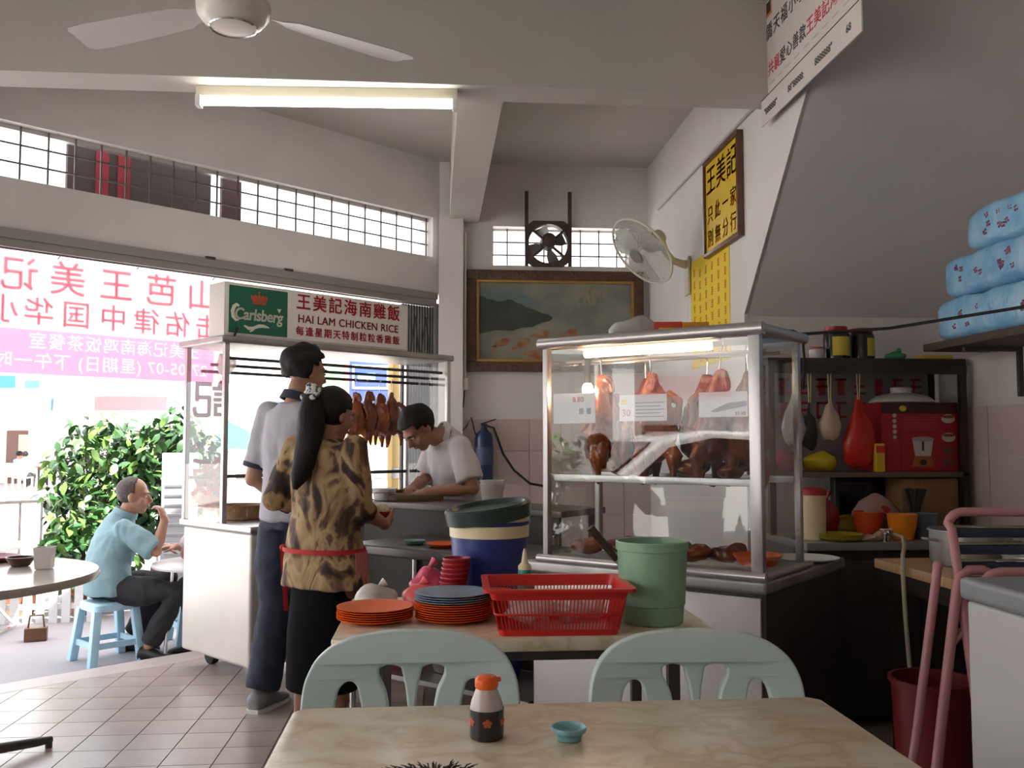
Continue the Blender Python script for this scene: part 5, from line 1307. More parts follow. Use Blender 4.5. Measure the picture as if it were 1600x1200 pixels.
# ---- woman in the brown patterned blouse
base = V((-.455, 3.92, 0)); rz = R(-38)
J, PM = standing(base, rz, 1.49, shL=(-.165,0,1.215), shR=(.165,0,1.215), neck=(0,.0,1.252), head=(.012,.03,1.352))
fw = Matrix.Rotation(rz, 3, 'Z')
J['elR'] = V((-.305,3.86,.965)); J['wrR'] = V((-.215,4.06,.885)); J['elL'] = V((-.672,4.00,1.0)); J['wrL'] = V((-.46,4.16,.92))
J['face'] = V((.70,.71,0)); J['tilt'] = R(12)
J['hands'] = {'R': (V((.25,.9,.0)), V((-.8,.2,.5)), V((-.2,-.1,1)), 30), 'L': (V((.75,.6,.05)), V((.5,-.5,.6)), V((0,0,1)), 30)}
p2, L2, M2 = person('woman in brown patterned blouse and black skirt with a long ponytail', base, J, SKIN_B, .92)
BLOUSE = mat('brown marbled blouse', (.3,.2,.1), .75, ramp=[(.36, (.022,.012,.010)), (.43, (.07,.035,.02)), (.465, (.28,.17,.075)), (.54, (.42,.29,.14)), (.585, (.17,.08,.035)), (.63, (.035,.018,.014))], scale=7.0, stretch=(1.1,1.1,.7), detail=4, dist=.8, bump=.25, bscale=8)
shirt(p2, L2, BLOUSE, .92, hem=.155, name='blouse', wr_sleeve=.30, slr=1.05, wide=1.06, flare=.05, sm=5)
b = B(); sd = V(L2['side'])
torso(b, [(L2['hip'] + V((0,0,.02)), .130,.092), (L2['hip'] - V((0,0,.12)), .148,.106), (L2['hip'] - V((0,0,.34)), .162,.130), (V((0,0,.235)), .160,.135)], sd)
obj('skirt', fuse(b, .012, 4), mat('black skirt cloth', (.008,.007,.008), .9, spec=.1), p2)
for s in 'LR': shoe(p2, L2['an'+s], fw @ V((0,1,0)), mat('brown sandal', (.08,.05,.035), .6), .95, sole=False)
hair_cap(L2['head'], M2, lambda c: not (c.y > .045 and c.z < .07) and not (c.z < -.055) and not (abs(c.x) > .05 and c.y > .012 and c.z < .02), HAIR, p2, .95, infl=.010, seed=3, amp=.004)
HP = lambda x, y, z: L2['head'] + M2 @ V((x, y, z))
tail = [HP(-.006,-.082,.050), HP(-.006,-.106,.035), HP(-.002,-.108,-.02), HP(.006,-.102,-.09), HP(.012,-.105,-.16), HP(.018,-.118,-.23), HP(.02,-.13,-.29), HP(.02,-.135,-.335)]
b = B().tube(tail, [.030,.044,.056,.058,.052,.046,.034,.010], 18)
for v in b.bm.verts: v.co += V(noise.noise_vector(v.co*18))*.008
b.out('ponytail', HAIR, p2, angle=80)
b = B(); sc_ = HP(-.012,-.108,.056)
for k in range(11):
    a = 2*math.pi*k/11; b.ell(sc_ + M2 @ V((.034*math.cos(a), -.012 + .010*math.sin(3*a), .034*math.sin(a))), (.016,.016,.016), nu=10, nv=8)
b.ell(sc_, (.03,.03,.03), nu=12, nv=8).out('scrunchie', mat('spotted scrunchie', (.6,.6,.6), .8, ramp=[(.42, (.05,.05,.05)), (.5, (.66,.65,.64))], scale=60, detail=1), p2)
face_parts(L2['head'], M2, p2, .92)
APR = mat('red apron tape', (.50,.015,.02), .7)
wz = .80; wc = L2['hip'].lerp(L2['waist'], .2); 
def belt_pt(a, z, g=.0): 
    f = V((-sd.y, sd.x, 0)); return V((wc.x, wc.y, z)) + sd*(.186+g)*math.cos(a) + f*(.139+g)*math.sin(a)
b = B()
ring = []
for j in range(40):
    a = 2*math.pi*j/40; ring.append([belt_pt(a, wz-.009, .0), belt_pt(a, wz+.009, .0), belt_pt(a, wz+.009, .004), belt_pt(a, wz-.009, .004)])
b.rings(ring, closed=True, cap=False).out('apron_tape', APR, p2)
ks = belt_pt(R(205), wz, .006)
b = B()
for dx, L_ in ((-.004, .26), (.012, .17)):
    b.rings([[ks + V((dx + q*.02 + w, w*.3, -L_*q)) + V((0,e,0)) for w, e in ((-.009,0),(.009,0),(.009,-.003),(-.009,-.003))] for q in (0, .3, .6, 1)])
b.ell(ks, (.016,.012,.014), nu=10, nv=8).out('apron_bow', APR, p2)
b = B(); rs = []
for j in range(13):
    a = R(-8 + j*13); rs.append([belt_pt(a, wz-.005, .006), belt_pt(a, wz-.30, .030), belt_pt(a, wz-.30, .034), belt_pt(a, wz-.005, .010)])
b.rings(rs).out('apron', mat('pink apron cloth', (.50,.15,.15), .8), p2)
t = thing('rice_bowl', 'bowl of white rice with red base held by the woman', 'bowl', (-.245, 4.15, .895))
B().lathe([(.025,0),(.03,.002),(.052,.035),(.054,.04),(.05,.04),(.028,.006),(.004,.005)], n=28).out('bowl_body', mat('dark red bowl', (.36,.03,.015), .35), t)
B().ell((0,0,.042), (.050,.050,.034), nu=20, nv=10).out('rice_mound', mat('cooked rice', (.68,.58,.42), .8, bump=.6, bscale=90), t)

# ---- cook bending over the chopping block
base = V((.12, 5.30, 0))
s_ = V((-.42,.91,0)).normalized()          # his right, pointing away from us
J = dict(hip=V((.13,5.30,.86)), waist=V((.13,5.28,.98)), chest=V((.105,5.22,1.115)), neck=V((.035,5.13,1.285)), head=V((-.09,5.07,1.315)),
    shL=V((.135,5.045,1.215)), shR=V((.005,5.325,1.225)), elL=V((.20,4.985,.99)), wrL=V((-.03,4.99,.975)), elR=V((-.055,5.34,1.03)), wrR=V((-.125,5.11,.985)),
    hipL=V((.10,5.21,.84)), hipR=V((.05,5.38,.84)), knL=V((.10,5.20,.46)), knR=V((.05,5.39,.46)), anL=V((.13,5.20,.075)), anR=V((.08,5.40,.075)), side=s_)
J['face'] = V((-.85,-.53,0)); J['tilt'] = R(48)
J['hands'] = {'L': (V((-1,.05,-.15)), V((0,.2,-1)), V((0,1,0)), 22), 'R': (V((-.45,-.9,-.1)), V((.2,.1,-1)), V((.9,-.4,0)), 30)}
p3, L3, M3 = person('cook in white short sleeved shirt bending over the chopping block', base, J, SKIN)
WSH = mat('white shirt cloth', (.66,.63,.65), .8, col2=(.60,.57,.59), scale=5, bump=.35, bscale=9)
shirt(p3, L3, WSH, hem=.10, slv=.82, wide=1.04, slr=1.15)
collar(p3, L3, WSH, r0=.058, h=.026, dz=-.015)
trousers(p3, L3, mat('dark trousers', (.02,.018,.02), .8), end=.95)
for s in 'LR': shoe(p3, L3['an'+s], V((-.85,-.5,0)), BLACK, 1.0, sole=False)
hair_cap(L3['head'], M3, lambda c: not (c.y > .050 and c.z < .065) and not (c.z < -.045) and not (abs(c.x) > .05 and c.y > .005 and c.z < .02), HAIR, p3, infl=.014, seed=5, amp=.010)
face_parts(L3['head'], M3, p3)
t = thing('cleaver', 'dark handled cleaver held in the cook\'s far hand', 'cleaver', (-.17, 5.02, .966))
B().tube([(.0,.02,.01),(-.06,-.06,.012)], .011, 8).out('handle', BROWNWOOD, t)
B().obox(V((-.115,-.135,.012)), (.07,.15,.004), Matrix.Rotation(R(-38), 3, 'Z')).out('blade', STEEL2, t, smooth=False)

# ---- older man on the blue stool
GZ = -.12
def stool(label, loc, rz, h=.37, w=.145, group='sky blue plastic stools'):
    t = thing('plastic_stool', label, 'stool', loc, rz, group)
    B().rings([rrect(w*.92, w*.92, h-.05, .03), rrect(w*.90, w*.90, h-.012, .03), rrect(w*.82, w*.82, h, .03)]).out('seat', STOOLPL, t)
    for sx in (-1, 1):
        for sy in (-1, 1):
            B().rings([[V((sx*a + dx, sy*a + dy, z)) for dx, dy in ((-.024,-.024),(.024,-.024),(.024,.024),(-.024,.024))] for a, z in ((w*1.05, 0), (w*.80, h-.04))]).bevel(.005).out('leg', STOOLPL, t)
    for sy in (-1, 1):
        B().box(-w*.95, w*.95, sy*w*.95-.008, sy*w*.95+.008, .10, .135).out('stretcher', STOOLPL, t, smooth=False)
        B().box(sy*w*.95-.008, sy*w*.95+.008, -w*.95, w*.95, .10, .135).out('stretcher', STOOLPL, t, smooth=False)
    return t
stool('sky blue plastic stool under the older man', (-2.035, 6.09, GZ), FRZ)
base = V((-2.035, 6.10, GZ))
s_ = V((.55,-.83,0)).normalized()
J = dict(hip=V((-2.05,6.12,.335)), waist=V((-2.06,6.14,.47)), chest=V((-2.03,6.18,.60)), neck=V((-1.985,6.21,.775)), head=V((-1.935,6.215,.893)),
    shL=V((-2.12,6.36,.69)), shR=V((-1.94,6.055,.695)), elL=V((-2.02,6.52,.53)), wrL=V((-1.80,6.50,.53)), elR=V((-1.735,6.035,.555)), wrR=V((-1.700,6.075,.745)),
    hipL=V((-2.01,6.20,.315)), hipR=V((-1.96,6.06,.315)), knL=V((-1.76,6.37,.33)), knR=V((-1.60,6.03,.30)), anL=V((-1.98,6.35,-.035)), anR=V((-1.775,6.06,-.035)), side=s_)
J['face'] = V((.99,.13,0)); J['tilt'] = R(4)
J['hands'] = {'R': (V((-.35,.2,.9)), V((-.9,.2,-.2)), V((-.3,.9,0)), 40), 'L': (V((1,.0,-.1)), V((0,0,-1)), V((0,-1,0)), 20)}
p4, L4, M4 = person('older balding man in pale teal shirt sitting on a blue stool', base, J, SKIN, 1.0)
TEAL = mat('pale teal shirt cloth', (.23,.37,.41), .8, col2=(.20,.33,.365), scale=4, bump=.4, bscale=8)
shirt(p4, L4, TEAL, hem=.05, slv=.95, wide=1.10, slr=1.2)
collar(p4, L4, TEAL, r0=.066, h=.035, dz=-.008)
trousers(p4, L4, mat('black trousers', (.016,.015,.018), .8), bag=1.15, end=.93)
for s in 'LR': shoe(p4, L4['an'+s], V((1,-.25,0)) if s == 'R' else V((1,.1,0)), BLACK, 1.0, sole=False)
for q in ('L','R'): pass
hair_cap(L4['head'], M4, lambda c: not (c.y > .020) and not (c.z < -.050) and not (abs(c.x) > .05 and c.y > -.005 and c.z < .02), HAIR_OLD, p4, infl=.006, seed=7, amp=.003, thick=.010)
face_parts(L4['head'], M4, p4, brow=HAIR_OLD)
# ---- the friend opposite, mostly hidden by the cart
stool('sky blue plastic stool in front of the louvred panel', (-1.62, 6.62, GZ), .5)
base = V((-1.36, 6.42, GZ))
stool('sky blue plastic stool under the man behind the cart', (base.x, base.y, GZ), .3)
J = dict(hip=V((-1.37,6.43,.335)), waist=V((-1.38,6.43,.48)), chest=V((-1.42,6.41,.62)), neck=V((-1.46,6.38,.80)), head=V((-1.49,6.36,.92)),
    shL=V((-1.50,6.25,.71)), shR=V((-1.40,6.55,.71)), elL=V((-1.585,6.16,.525)), wrL=V((-1.49,6.12,.555)), elR=V((-1.58,6.58,.545)), wrR=V((-1.70,6.40,.545)),
    hipL=V((-1.42,6.36,.315)), hipR=V((-1.40,6.50,.315)), knL=V((-1.60,6.22,.31)), knR=V((-1.62,6.56,.31)), anL=V((-1.52,6.25,-.035)), anR=V((-1.54,6.55,-.035)), side=V((.25,.97,0)).normalized())
J['face'] = V((-.95,-.2,0)); J['tilt'] = R(10)
J['hands'] = {'L': (V((.5,.6,.5)), V((0,0,-1)), V((-1,0,0)), 30), 'R': (V((-1,-.3,0)), V((0,0,-1)), V((0,-1,0)), 20)}
p5, L5, M5 = person('man in white shirt sitting half hidden behind the cart', base, J, SKIN)
shirt(p5, L5, mat('off white shirt', (.70,.62,.62), .8, bump=.4, bscale=8), hem=.04, slv=.85, wide=1.02, slr=1.15)
trousers(p5, L5, mat('dark blue trousers', (.03,.04,.08), .8), end=.93)
for s in 'LR': shoe(p5, L5['an'+s], V((-1,-.1,0)), BLACK, 1.0, sole=False)
hair_cap(L5['head'], M5, lambda c: not (c.y > .045 and c.z < .065) and not (c.z < -.045) and not (abs(c.x) > .05 and c.y > .005 and c.z < .02), HAIR, p5, infl=.012, seed=8)
face_parts(L5['head'], M5, p5)
ft = thing('folding_table', 'small round folding table with white rim before the older man', 'table', (-1.42, 6.10, GZ))
B().lathe([(.33,.575),(.345,.578),(.35,.59),(.345,.603),(.004,.603)], n=44).out('tabletop', mat('grey white laminate', (.66,.62,.62), .3), ft)
for a in (15, 105, 195, 285): B().tube([V((.22*math.cos(R(a)), .22*math.sin(R(a)), .575)), V((.26*math.cos(R(a)), .26*math.sin(R(a)), .0))], .011, 10).out('leg', CHROME, ft)

# ---- the diner in front of the camera: only a tuft of dark hair shows
base = V((0, .74, 0))
J = dict(hip=V((0,.72,.42)), waist=V((0,.73,.52)), chest=V((0,.75,.60)), neck=V((0,.79,.70)), head=V((0,.835,.802)),
    shL=V((-.13,.77,.655)), shR=V((.13,.77,.655)), elL=V((-.17,.78,.50)), wrL=V((-.12,.90,.44)), elR=V((.17,.78,.50)), wrR=V((.12,.90,.44)),
    hipL=V((-.06,.73,.40)), hipR=V((.06,.73,.40)), knL=V((-.08,1.03,.40)), knR=V((.08,1.03,.40)), anL=V((-.08,1.02,.07)), anR=V((.08,1.02,.07)), side=V((1,0,0)))
J['face'] = V((0,1,0)); J['tilt'] = R(10)
J['hands'] = {'L': (V((.1,.9,0)), V((0,0,-1)), V((1,0,0)), 20), 'R': (V((-.1,.9,0)), V((0,0,-1)), V((-1,0,0)), 20)}
for q in J:
    if q[:2] not in ('an', 'si', 'fa', 'ti', 'ha'): J[q] = J[q] + V((0, 0, .029))
p6, L6, M6 = person('diner with ruffled dark hair sitting right before the camera', base, J, SKIN, .80)
shirt(p6, L6, mat('dark t shirt', (.05,.05,.06), .8), .80, hem=.03, slv=.8)
trousers(p6, L6, MATS['dark trousers'], .80)
for s in 'LR': shoe(p6, L6['an'+s], V((0,1,0)), BLACK, .8, sole=False)
hair_cap(L6['head'], M6, lambda c: not (c.y > .05 and c.z < .065) and not (c.z < -.045), HAIR, p6, .92, infl=.014, seed=9, amp=.012)
tf = B(); rr = random.Random(2)
for k in range(260):
    a = rr.uniform(0, 6.28); q = rr.uniform(0, .06); p = L6['head'] + V((q*math.cos(a), q*math.sin(a)-.01, .118 - q*q*4.5))
    d = V((math.cos(a)*.02, math.sin(a)*.02, rr.uniform(.002,.010)))
    tf.tube([p, p + d*.6, p + d + V((0,0,-.004))], [.0010,.0007,.0003], 4)
tf.out('hair_tufts', HAIR, p6)['kind'] = 'stuff'
face_parts(L6['head'], M6, p6, .8)
stool('sky blue plastic stool under the near diner', (0, .72, 0), 0, .40)

# ---- man in white beside the round table: out of frame, mirrored in the display case
base = V((-1.93, 2.62, 0))
J = dict(hip=V((-1.93,2.62,.55)), waist=V((-1.94,2.62,.68)), chest=V((-1.93,2.63,.83)), neck=V((-1.90,2.66,1.03)), head=V((-1.88,2.70,1.165)),
    shL=V((-1.90,2.82,.95)), shR=V((-1.86,2.47,.95)), elL=V((-1.72,2.98,.78)), wrL=V((-1.62,3.12,.79)), elR=V((-1.66,2.38,.80)), wrR=V((-1.46,2.30,.82)),
    hipL=V((-1.90,2.71,.53)), hipR=V((-1.90,2.53,.53)), knL=V((-1.45,2.78,.52)), knR=V((-1.25,2.66,.62)), anL=V((-1.45,2.76,.075)), anR=V((-1.36,2.60,.20)), side=V((.1,-1,0)).normalized())
J['face'] = V((.98,.2,0)); J['tilt'] = R(10)
J['hands'] = {'L': (V((.5,.6,0)), V((0,0,-1)), V((.6,-.6,0)), 25), 'R': (V((.9,-.3,0)), V((0,.3,-1)), V((.3,.9,0)), 40)}
p7, L7, M7 = person('man in white shirt sitting beyond the left edge, mirrored in the display case', base, J, SKIN)
shirt(p7, L7, WSH, hem=.05, slv=.85, wide=1.06, slr=1.15)
trousers(p7, L7, MATS['dark trousers'], bag=1.1, end=.93)
for s in 'LR': shoe(p7, L7['an'+s], V((1,0,0)), BLACK, 1.0, sole=False, zf=0.0 if s == 'L' else .12)
hair_cap(L7['head'], M7, lambda c: not (c.y > .045 and c.z < .065) and not (c.z < -.045) and not (abs(c.x) > .05 and c.y > .005 and c.z < .02), HAIR, p7, infl=.014, seed=12)
face_parts(L7['head'], M7, p7)
stool('sky blue plastic stool under the man in white beyond the left edge', (-1.93, 2.62, 0), 0, .455)
# ================================================================== LEFT ROUND TABLE
rt = thing('round_table', 'pale marble topped round table on iron foot at the left edge', 'table', (-1.86, 3.62, 0))
B().lathe([(.565,.715),(.58,.718),(.585,.733),(.58,.748),(.004,.75)], n=56).out('tabletop', mat('pale table marble', (.62,.56,.50), .2, col2=(.55,.49,.43), scale=5), rt)
B().cyl((0,0,.05), (0,0,.715), .035, n=16).out('pedestal', DARKSTEEL, rt)
for a in (52, 142, 232, 322):
    d = V((math.cos(R(a)), math.sin(R(a)), 0)); B().tube([d*.02 + V((0,0,.09)), d*.2 + V((0,0,.06)), d*.44 + V((0,0,.035)), d*.50 + V((0,0,.03))], [.028,.022,.018,.014], 10).cyl(d*.49, d*.49 + V((0,0,.03)), .014, n=10).out('foot', DARKSTEEL, rt)
o = B().lathe([(.03,0),(.035,.002),(.052,.03),(.055,.036),(.051,.036),(.034,.006),(.004,.005)], n=28).out('bowl', mat('dark brown bowl', (.07,.025,.018), .3), None, loc=(-1.63, 3.86, .75)); tag(o, 'dark brown bowl on the round table', 'bowl')
o = B().lathe([(.036,0),(.040,.003),(.047,.08),(.049,.083),(.045,.083),(.038,.006),(.004,.005)], n=4).out('pot_holder', mat('ceramic white', (.66,.60,.57), .3), None, loc=(-1.505, 3.775, .75), rot=(0,0,.9)); tag(o, 'square tapered white ceramic pot on the round table', 'pot')
o = B().lathe([(.06,0),(.065,.002),(.10,.018),(.101,.021),(.068,.008),(.004,.005)], n=28).out('plate', mat('dull red plate', (.30,.06,.05), .35), None, loc=(-1.80, 4.03, .75)); tag(o, 'dull red plate near the left edge of the round table', 'plate')

# ================================================================== BANNER ACROSS THE STREET SIDE
bn = thing('cloth_banner', 'white and pink cloth banner seen from behind with reversed red writing', 'banner', FO, FRZ)
BY = .22
bx0, bx1 = -3.6, -1.74
WB = clothmat('white banner cloth', (.88,.84,.82), .7); PKB = clothmat('pink banner cloth', (.82,.30,.44), .7); RB = clothmat('banner red letter', (.93,.58,.65), .75); WT = clothmat('banner white letter', (.92,.88,.88), .7)
B().quad((bx0, BY, 1.855), (bx1, BY, 1.855), (bx1, BY, 2.255), (bx0, BY, 2.255)).out('white_cloth', WB, bn, smooth=False)
TB = lambda x, z: plane_M((x, BY-.002, z), (-1,0,0), (0,0,1))
def btext(s, x, z, size, m, sp): text('writing', s, size, TB(x, z), m, bn, spacing=sp, depth=0, heavy=.035, align='CENTER')
for ch, x in zip('山芭王美记', (-1.83, -2.09, -2.365, -2.64, -2.895)): btext(ch, x, 2.14, .205, RB, 1)
for ch, x in zip('击佑律中国华小', (-1.79, -1.985, -2.18, -2.38, -2.59, -2.79, -2.975)): btext(ch, x, 1.945, .165, RB, 1)
def band(s, x, zc, size, sp, z0, z1, nm):
    """pink strip with the characters left out of the colour, and the white characters in their places"""
    c = bpy.data.curves.new('band', 'FONT'); c.body = s; c.size = size; c.space_character = sp; c.align_x = 'CENTER'; c.align_y = 'CENTER'; c.resolution_u = 3
    t = bpy.data.objects.new('band_tmp', c); COL.objects.link(t); bpy.context.view_layer.update()
    dg = bpy.context.evaluated_depsgraph_get(); src = t.to_curve(dg); cu = bpy.data.curves.new('band', 'CURVE'); cu.dimensions = '2D'; cu.fill_mode = 'BOTH'; cu.resolution_u = 3
    for s_ in src.splines:
        n_ = cu.splines.new('BEZIER'); n_.bezier_points.add(len(s_.bezier_points)-1); n_.use_cyclic_u = True; n_.resolution_u = 3
        for a_, b_ in zip(n_.bezier_points, s_.bezier_points):
            a_.handle_left_type = a_.handle_right_type = 'FREE'; a_.co = b_.co; a_.handle_left = b_.handle_left; a_.handle_right = b_.handle_right
    sp_ = cu.splines.new('POLY'); sp_.points.add(3); sp_.use_cyclic_u = True
    for p, q in zip(sp_.points, ((x-bx1, z0-zc), (x-bx0, z0-zc), (x-bx0, z1-zc), (x-bx1, z1-zc))): p.co = (*q, 0, 1)
    t2 = bpy.data.objects.new('band_tmp2', cu); COL.objects.link(t2); bpy.context.view_layer.update(); dg = bpy.context.evaluated_depsgraph_get()
    me = bpy.data.meshes.new_from_object(t2.evaluated_get(dg)); ml = bpy.data.meshes.new_from_object(t.evaluated_get(dg))
    for m_ in (me, ml): m_.transform(plane_M((x, BY, zc), (-1,0,0), (0,0,1)))
    bpy.data.objects.remove(t); bpy.data.objects.remove(t2)
    obj('pink_cloth', me, PKB, bn); obj('writing', ml, WT, bn)
band('王美记海南鸡饭茶餐室', -2.34, 1.790, .098, 1.06, 1.735, 1.855, 'a')
band('27-05-07 (星期日) 下午一时', -2.40, 1.678, .098, 1.08, 1.61, 1.735, 'b')
for x in (-1.76, -2.25, -2.7, -3.1): B().tube([(x, BY, 2.265), (x, .14, 2.30)], .004, 5).out('tie', BLACK, bn)
bs = thing('hanging_board', 'dark brown board with red strips seen through the upper grille', 'board', FO, FRZ)
B().box(-2.62, -1.72, .34, .37, 2.50, 3.05).out('board', mat('dark board', (.055,.04,.038), .7), bs, smooth=False)
for x in (-2.46, -2.33): B().box(x, x+.075, .33, .34, 2.5, 3.05).out('red_strip', mat('red strip', (.24,.02,.03), .7), bs, smooth=False)
B().box(-1.64, -1.50, .34, .37, 2.50, 3.05).out('narrow_board', mat('dark maroon board', (.05,.02,.025), .7), bs, smooth=False)
B().box(-2.70, -1.45, .36, .39, 3.05, 3.10).out('batten', BROWNWOOD, bs, smooth=False)

# ================================================================== FIVE-FOOT WAY AND STREET
def leaf_mesh(L=.09, w=.026):
    b = B(); n_ = 4; a = []; c = []; d = []
    for i in range(n_+1):
        q = i/n_; ww = w*math.sin(math.pi*min(1, q*.92+.05)); z = -.25*L*q*q
        a.append(b.bm.verts.new((-ww, L*q, z+.15*ww))); c.append(b.bm.verts.new((0, L*q, z))); d.append(b.bm.verts.new((ww, L*q, z+.15*ww)))
    for i in range(n_):
        b.bm.faces.new((a[i], c[i], c[i+1], a[i+1])); b.bm.faces.new((c[i], d[i], d[i+1], c[i+1]))
    return b
lm1 = leaf_mesh().mesh('leaf'); lm1.materials.append(LEAF)
lm2 = leaf_mesh(.10, .03).mesh('leaf'); lm2.materials.append(LEAFL)
def shrub(label, loc, rx, ry, z0, z1, nleaf, nsep, seed, mixl=.35, potm=None, L=.09):
    t = thing('potted_shrub', label, 'plant', loc, 0, 'potted plants on the walkway')
    r_ = random.Random(seed)
    B().lathe([(.10,0),(.11,.004),(.15,.26),(.165,.262),(.165,.29),(.145,.29),(.11,.02),(.004,.24)], n=24).out('pot', potm or mat('terracotta', (.36,.13,.07), .8), t)
    for k in range(6):
        a = r_.uniform(0, 6.28); q = r_.uniform(.2, .6); z = z0 + (z1-z0)*.8
        B().tube([(.03*math.cos(a), .03*math.sin(a), .22), (rx*.4*q*math.cos(a), ry*.4*q*math.sin(a), z*.55), (rx*q*math.cos(a), ry*q*math.sin(a), z)], [.014,.010,.004], 6).out('stem', BARK, t)
    def pose():
        while True:
            p = V((r_.uniform(-1,1), r_.uniform(-1,1), r_.uniform(-1,1)))
            if .35 < p.length < 1: break
        lump = 1 + .22*noise.noise(p*2.5 + V((seed,0,0)))
        pos = V((p.x*rx*lump, p.y*ry*lump, (z0+z1)/2 + p.z*(z1-z0)/2*lump))
        e = Euler((R(r_.uniform(-70, 10)), R(r_.uniform(-30, 30)), r_.uniform(0, 6.28)))
        return pos, e, r_.uniform(.8, 1.4)*L/.09, p
    me_src = {}
    fol = B(); vs0 = [V(v.co) for v in lm1.vertices]; fs0 = [tuple(f.vertices) for f in lm1.polygons]
    young = B()
    for k in range(nleaf):
        pos, e, s, p = pose(); M = Matrix.Translation(pos) @ e.to_matrix().to_4x4() @ Matrix.Scale(s, 4)
        tgt = young if (r_.random() < mixl) else fol
        vv = [tgt.bm.verts.new(M @ v) for v in vs0]
        for f in fs0: tgt.bm.faces.new([vv[i] for i in f])
    o = fol.out('foliage', LEAF, t); o['kind'] = 'stuff'
    o = young.out('young_foliage', LEAFL, t); o['kind'] = 'stuff'
    for k in range(nsep):
        pos, e, s, p = pose()
        pos = pos + V((0,-ry*.35,0))
        l_ = bpy.data.objects.new('leaf', lm2 if r_.random() < mixl else lm1); COL.objects.link(l_); l_.parent = t
        l_.location = pos; l_.rotation_euler = e; l_.scale = (s*1.15,)*3
    return t
shrub('bushy round potted shrub with pale young leaves on the left', (-2.90, 8.45, GZ), .46, .45, .22, 1.62, 1500, 90, 1, .36)
shrub('dense dark potted shrub beside the white louvred panel', (-2.26, 8.30, GZ), .42, .38, .40, 1.66, 1300, 90, 2, .15)
shrub('low leafy potted plant behind the older man', (-2.75, 7.75, GZ), .36, .30, .10, .85, 600, 30, 4, .3)
shrub('small potted shrub seen through the end glass of the cart', (-1.55, 8.1, GZ), .25, .25, .15, .75, 400, 20, 5, .4)
# white louvred panel
lv = thing('louvred_panel', 'white louvred metal panel standing behind the small table', 'panel', (-2.10, 7.44, GZ), .25)
B().box(-.01, .26, 0, .22, 0, 1.27).bevel(.006).out('casing', mat('white enamel', (.42,.42,.43), .4), lv)
for k in range(13): B().obox(V((.09, -.008, .12 + k*.075)), (.15, .012, .018), Matrix.Rotation(R(25), 3, 'X')).out('louvre', mat('white enamel', (1,1,1)), lv, smooth=False)
# second far table with chrome folding legs, and bits under it
ft2 = thing('folding_table', 'white topped folding table with crossed chrome legs on the walkway', 'table', (-3.35, 6.95, GZ))
B().box(-.45, .42, -.3, .3, .60, .625).bevel(.005).out('tabletop', mat('white laminate', (.70,.68,.66), .3), ft2)
for sy in (-1, 1):
    B().tube([(-.30, sy*.22, .02), (-.26, sy*.22, .06), (.25, sy*.22, .60)], .012, 8).out('leg', CHROME, ft2)
    B().tube([(.30, sy*.22, .02), (.26, sy*.22, .06), (-.25, sy*.22, .60)], .012, 8).out('leg', CHROME, ft2)
B().tube([(.30,-.22,.02),(.30,.22,.02)], .012, 8).out('foot_bar', CHROME, ft2)
t = thing('toolbox', 'small brown wooden box with handle on the walkway', 'box', (-2.72, 6.72, GZ), .3); B().box(-.07,.07,-.05,.05,0,.09).bevel(.004).out('box_body', BROWNWOOD, t); B().tube([(-.05,0,.09),(-.04,0,.17),(.04,0,.17),(.05,0,.09)], .007, 6).out('handle', BROWNWOOD, t)
stool('sky blue plastic stool at the far left of the walkway', (-3.28, 5.85, GZ), .2, .40, .15)
# balusters of a low white planter rail
rl = thing('planter_rail', 'low white rail of pointed pickets in front of the plants', 'rail', (-2.95, 7.35, GZ), .1)
for k in range(9):
    x = -.36 + k*.09
    B().prism([(x-.03, 0),(x+.03, 0),(x+.03,.34),(x,.40),(x-.03,.34)], -.008, .008, Mf).out('picket', WHITE_PL, rl, smooth=False)
B().box(-.42, .42, .008, .03, .10, .14).box(-.42, .42, .008, .03, .27, .31).out('cross_rail', WHITE_PL, rl, smooth=False)
t = thing('flower_pot', 'red flowering plant tray on the walkway by the shrubs', 'plant', (-3.30, 7.75, GZ)); B().lathe([(.12,0),(.13,.003),(.16,.18),(.165,.19),(.15,.19),(.12,.02),(.004,.15)], n=22).out('pot', mat('terracotta', (1,1,1)), t)
b = B(); r_ = random.Random(3)
for k in range(60): b.ell((r_.uniform(-.16,.16), r_.uniform(-.14,.14), r_.uniform(.2,.42)), (.018,.018,.012), nu=7, nv=5)
b.out('blossoms', mat('red blossom', (.62,.06,.05), .6), t)['kind'] = 'stuff'

# posts, panels and signs seen through the cart
yp_ = thing('yellow_post', 'pale yellow timber post with a hinge behind the cart', 'post', tuple(fpt(-.124, .42)[:2]) + (GZ,), FRZ)
B().box(-.035, .035, -.03, .03, 0, 2.4).bevel(.004).out('timber', mat('yellow timber', (.58,.40,.13), .6), yp_)
B().box(-.05, .05, -.042, -.03, 1.08, 1.16).bevel(.003).out('hinge', STEEL2, yp_)
sb_ = thing('shop_board', 'blue signboard with white framed panel across the street', 'sign', (-1.0, 14.0, 0), R(8))
B().box(-.48, .42, 0, .08, 1.6, 3.0).out('blue_board', mat('deep blue board', (.03,.06,.30), .5), sb_, smooth=False)
frame_b = B().box(-.24,.30,-.012,0,2.02,2.05).box(-.24,.30,-.012,0,2.35,2.38).box(-.24,-.21,-.012,0,2.05,2.35).box(.27,.30,-.012,0,2.05,2.35).out('white_border', WHITE_PL, sb_, smooth=False)
B().box(-.16,.10,-.012,0,2.14,2.26).out('panel', mat('cyan panel', (.25,.55,.75), .5), sb_, smooth=False)
for x in (-.44, .38): B().box(x-.04,x+.04,0,.08,-.3,1.6).out('post', DARKSTEEL, sb_, smooth=False)
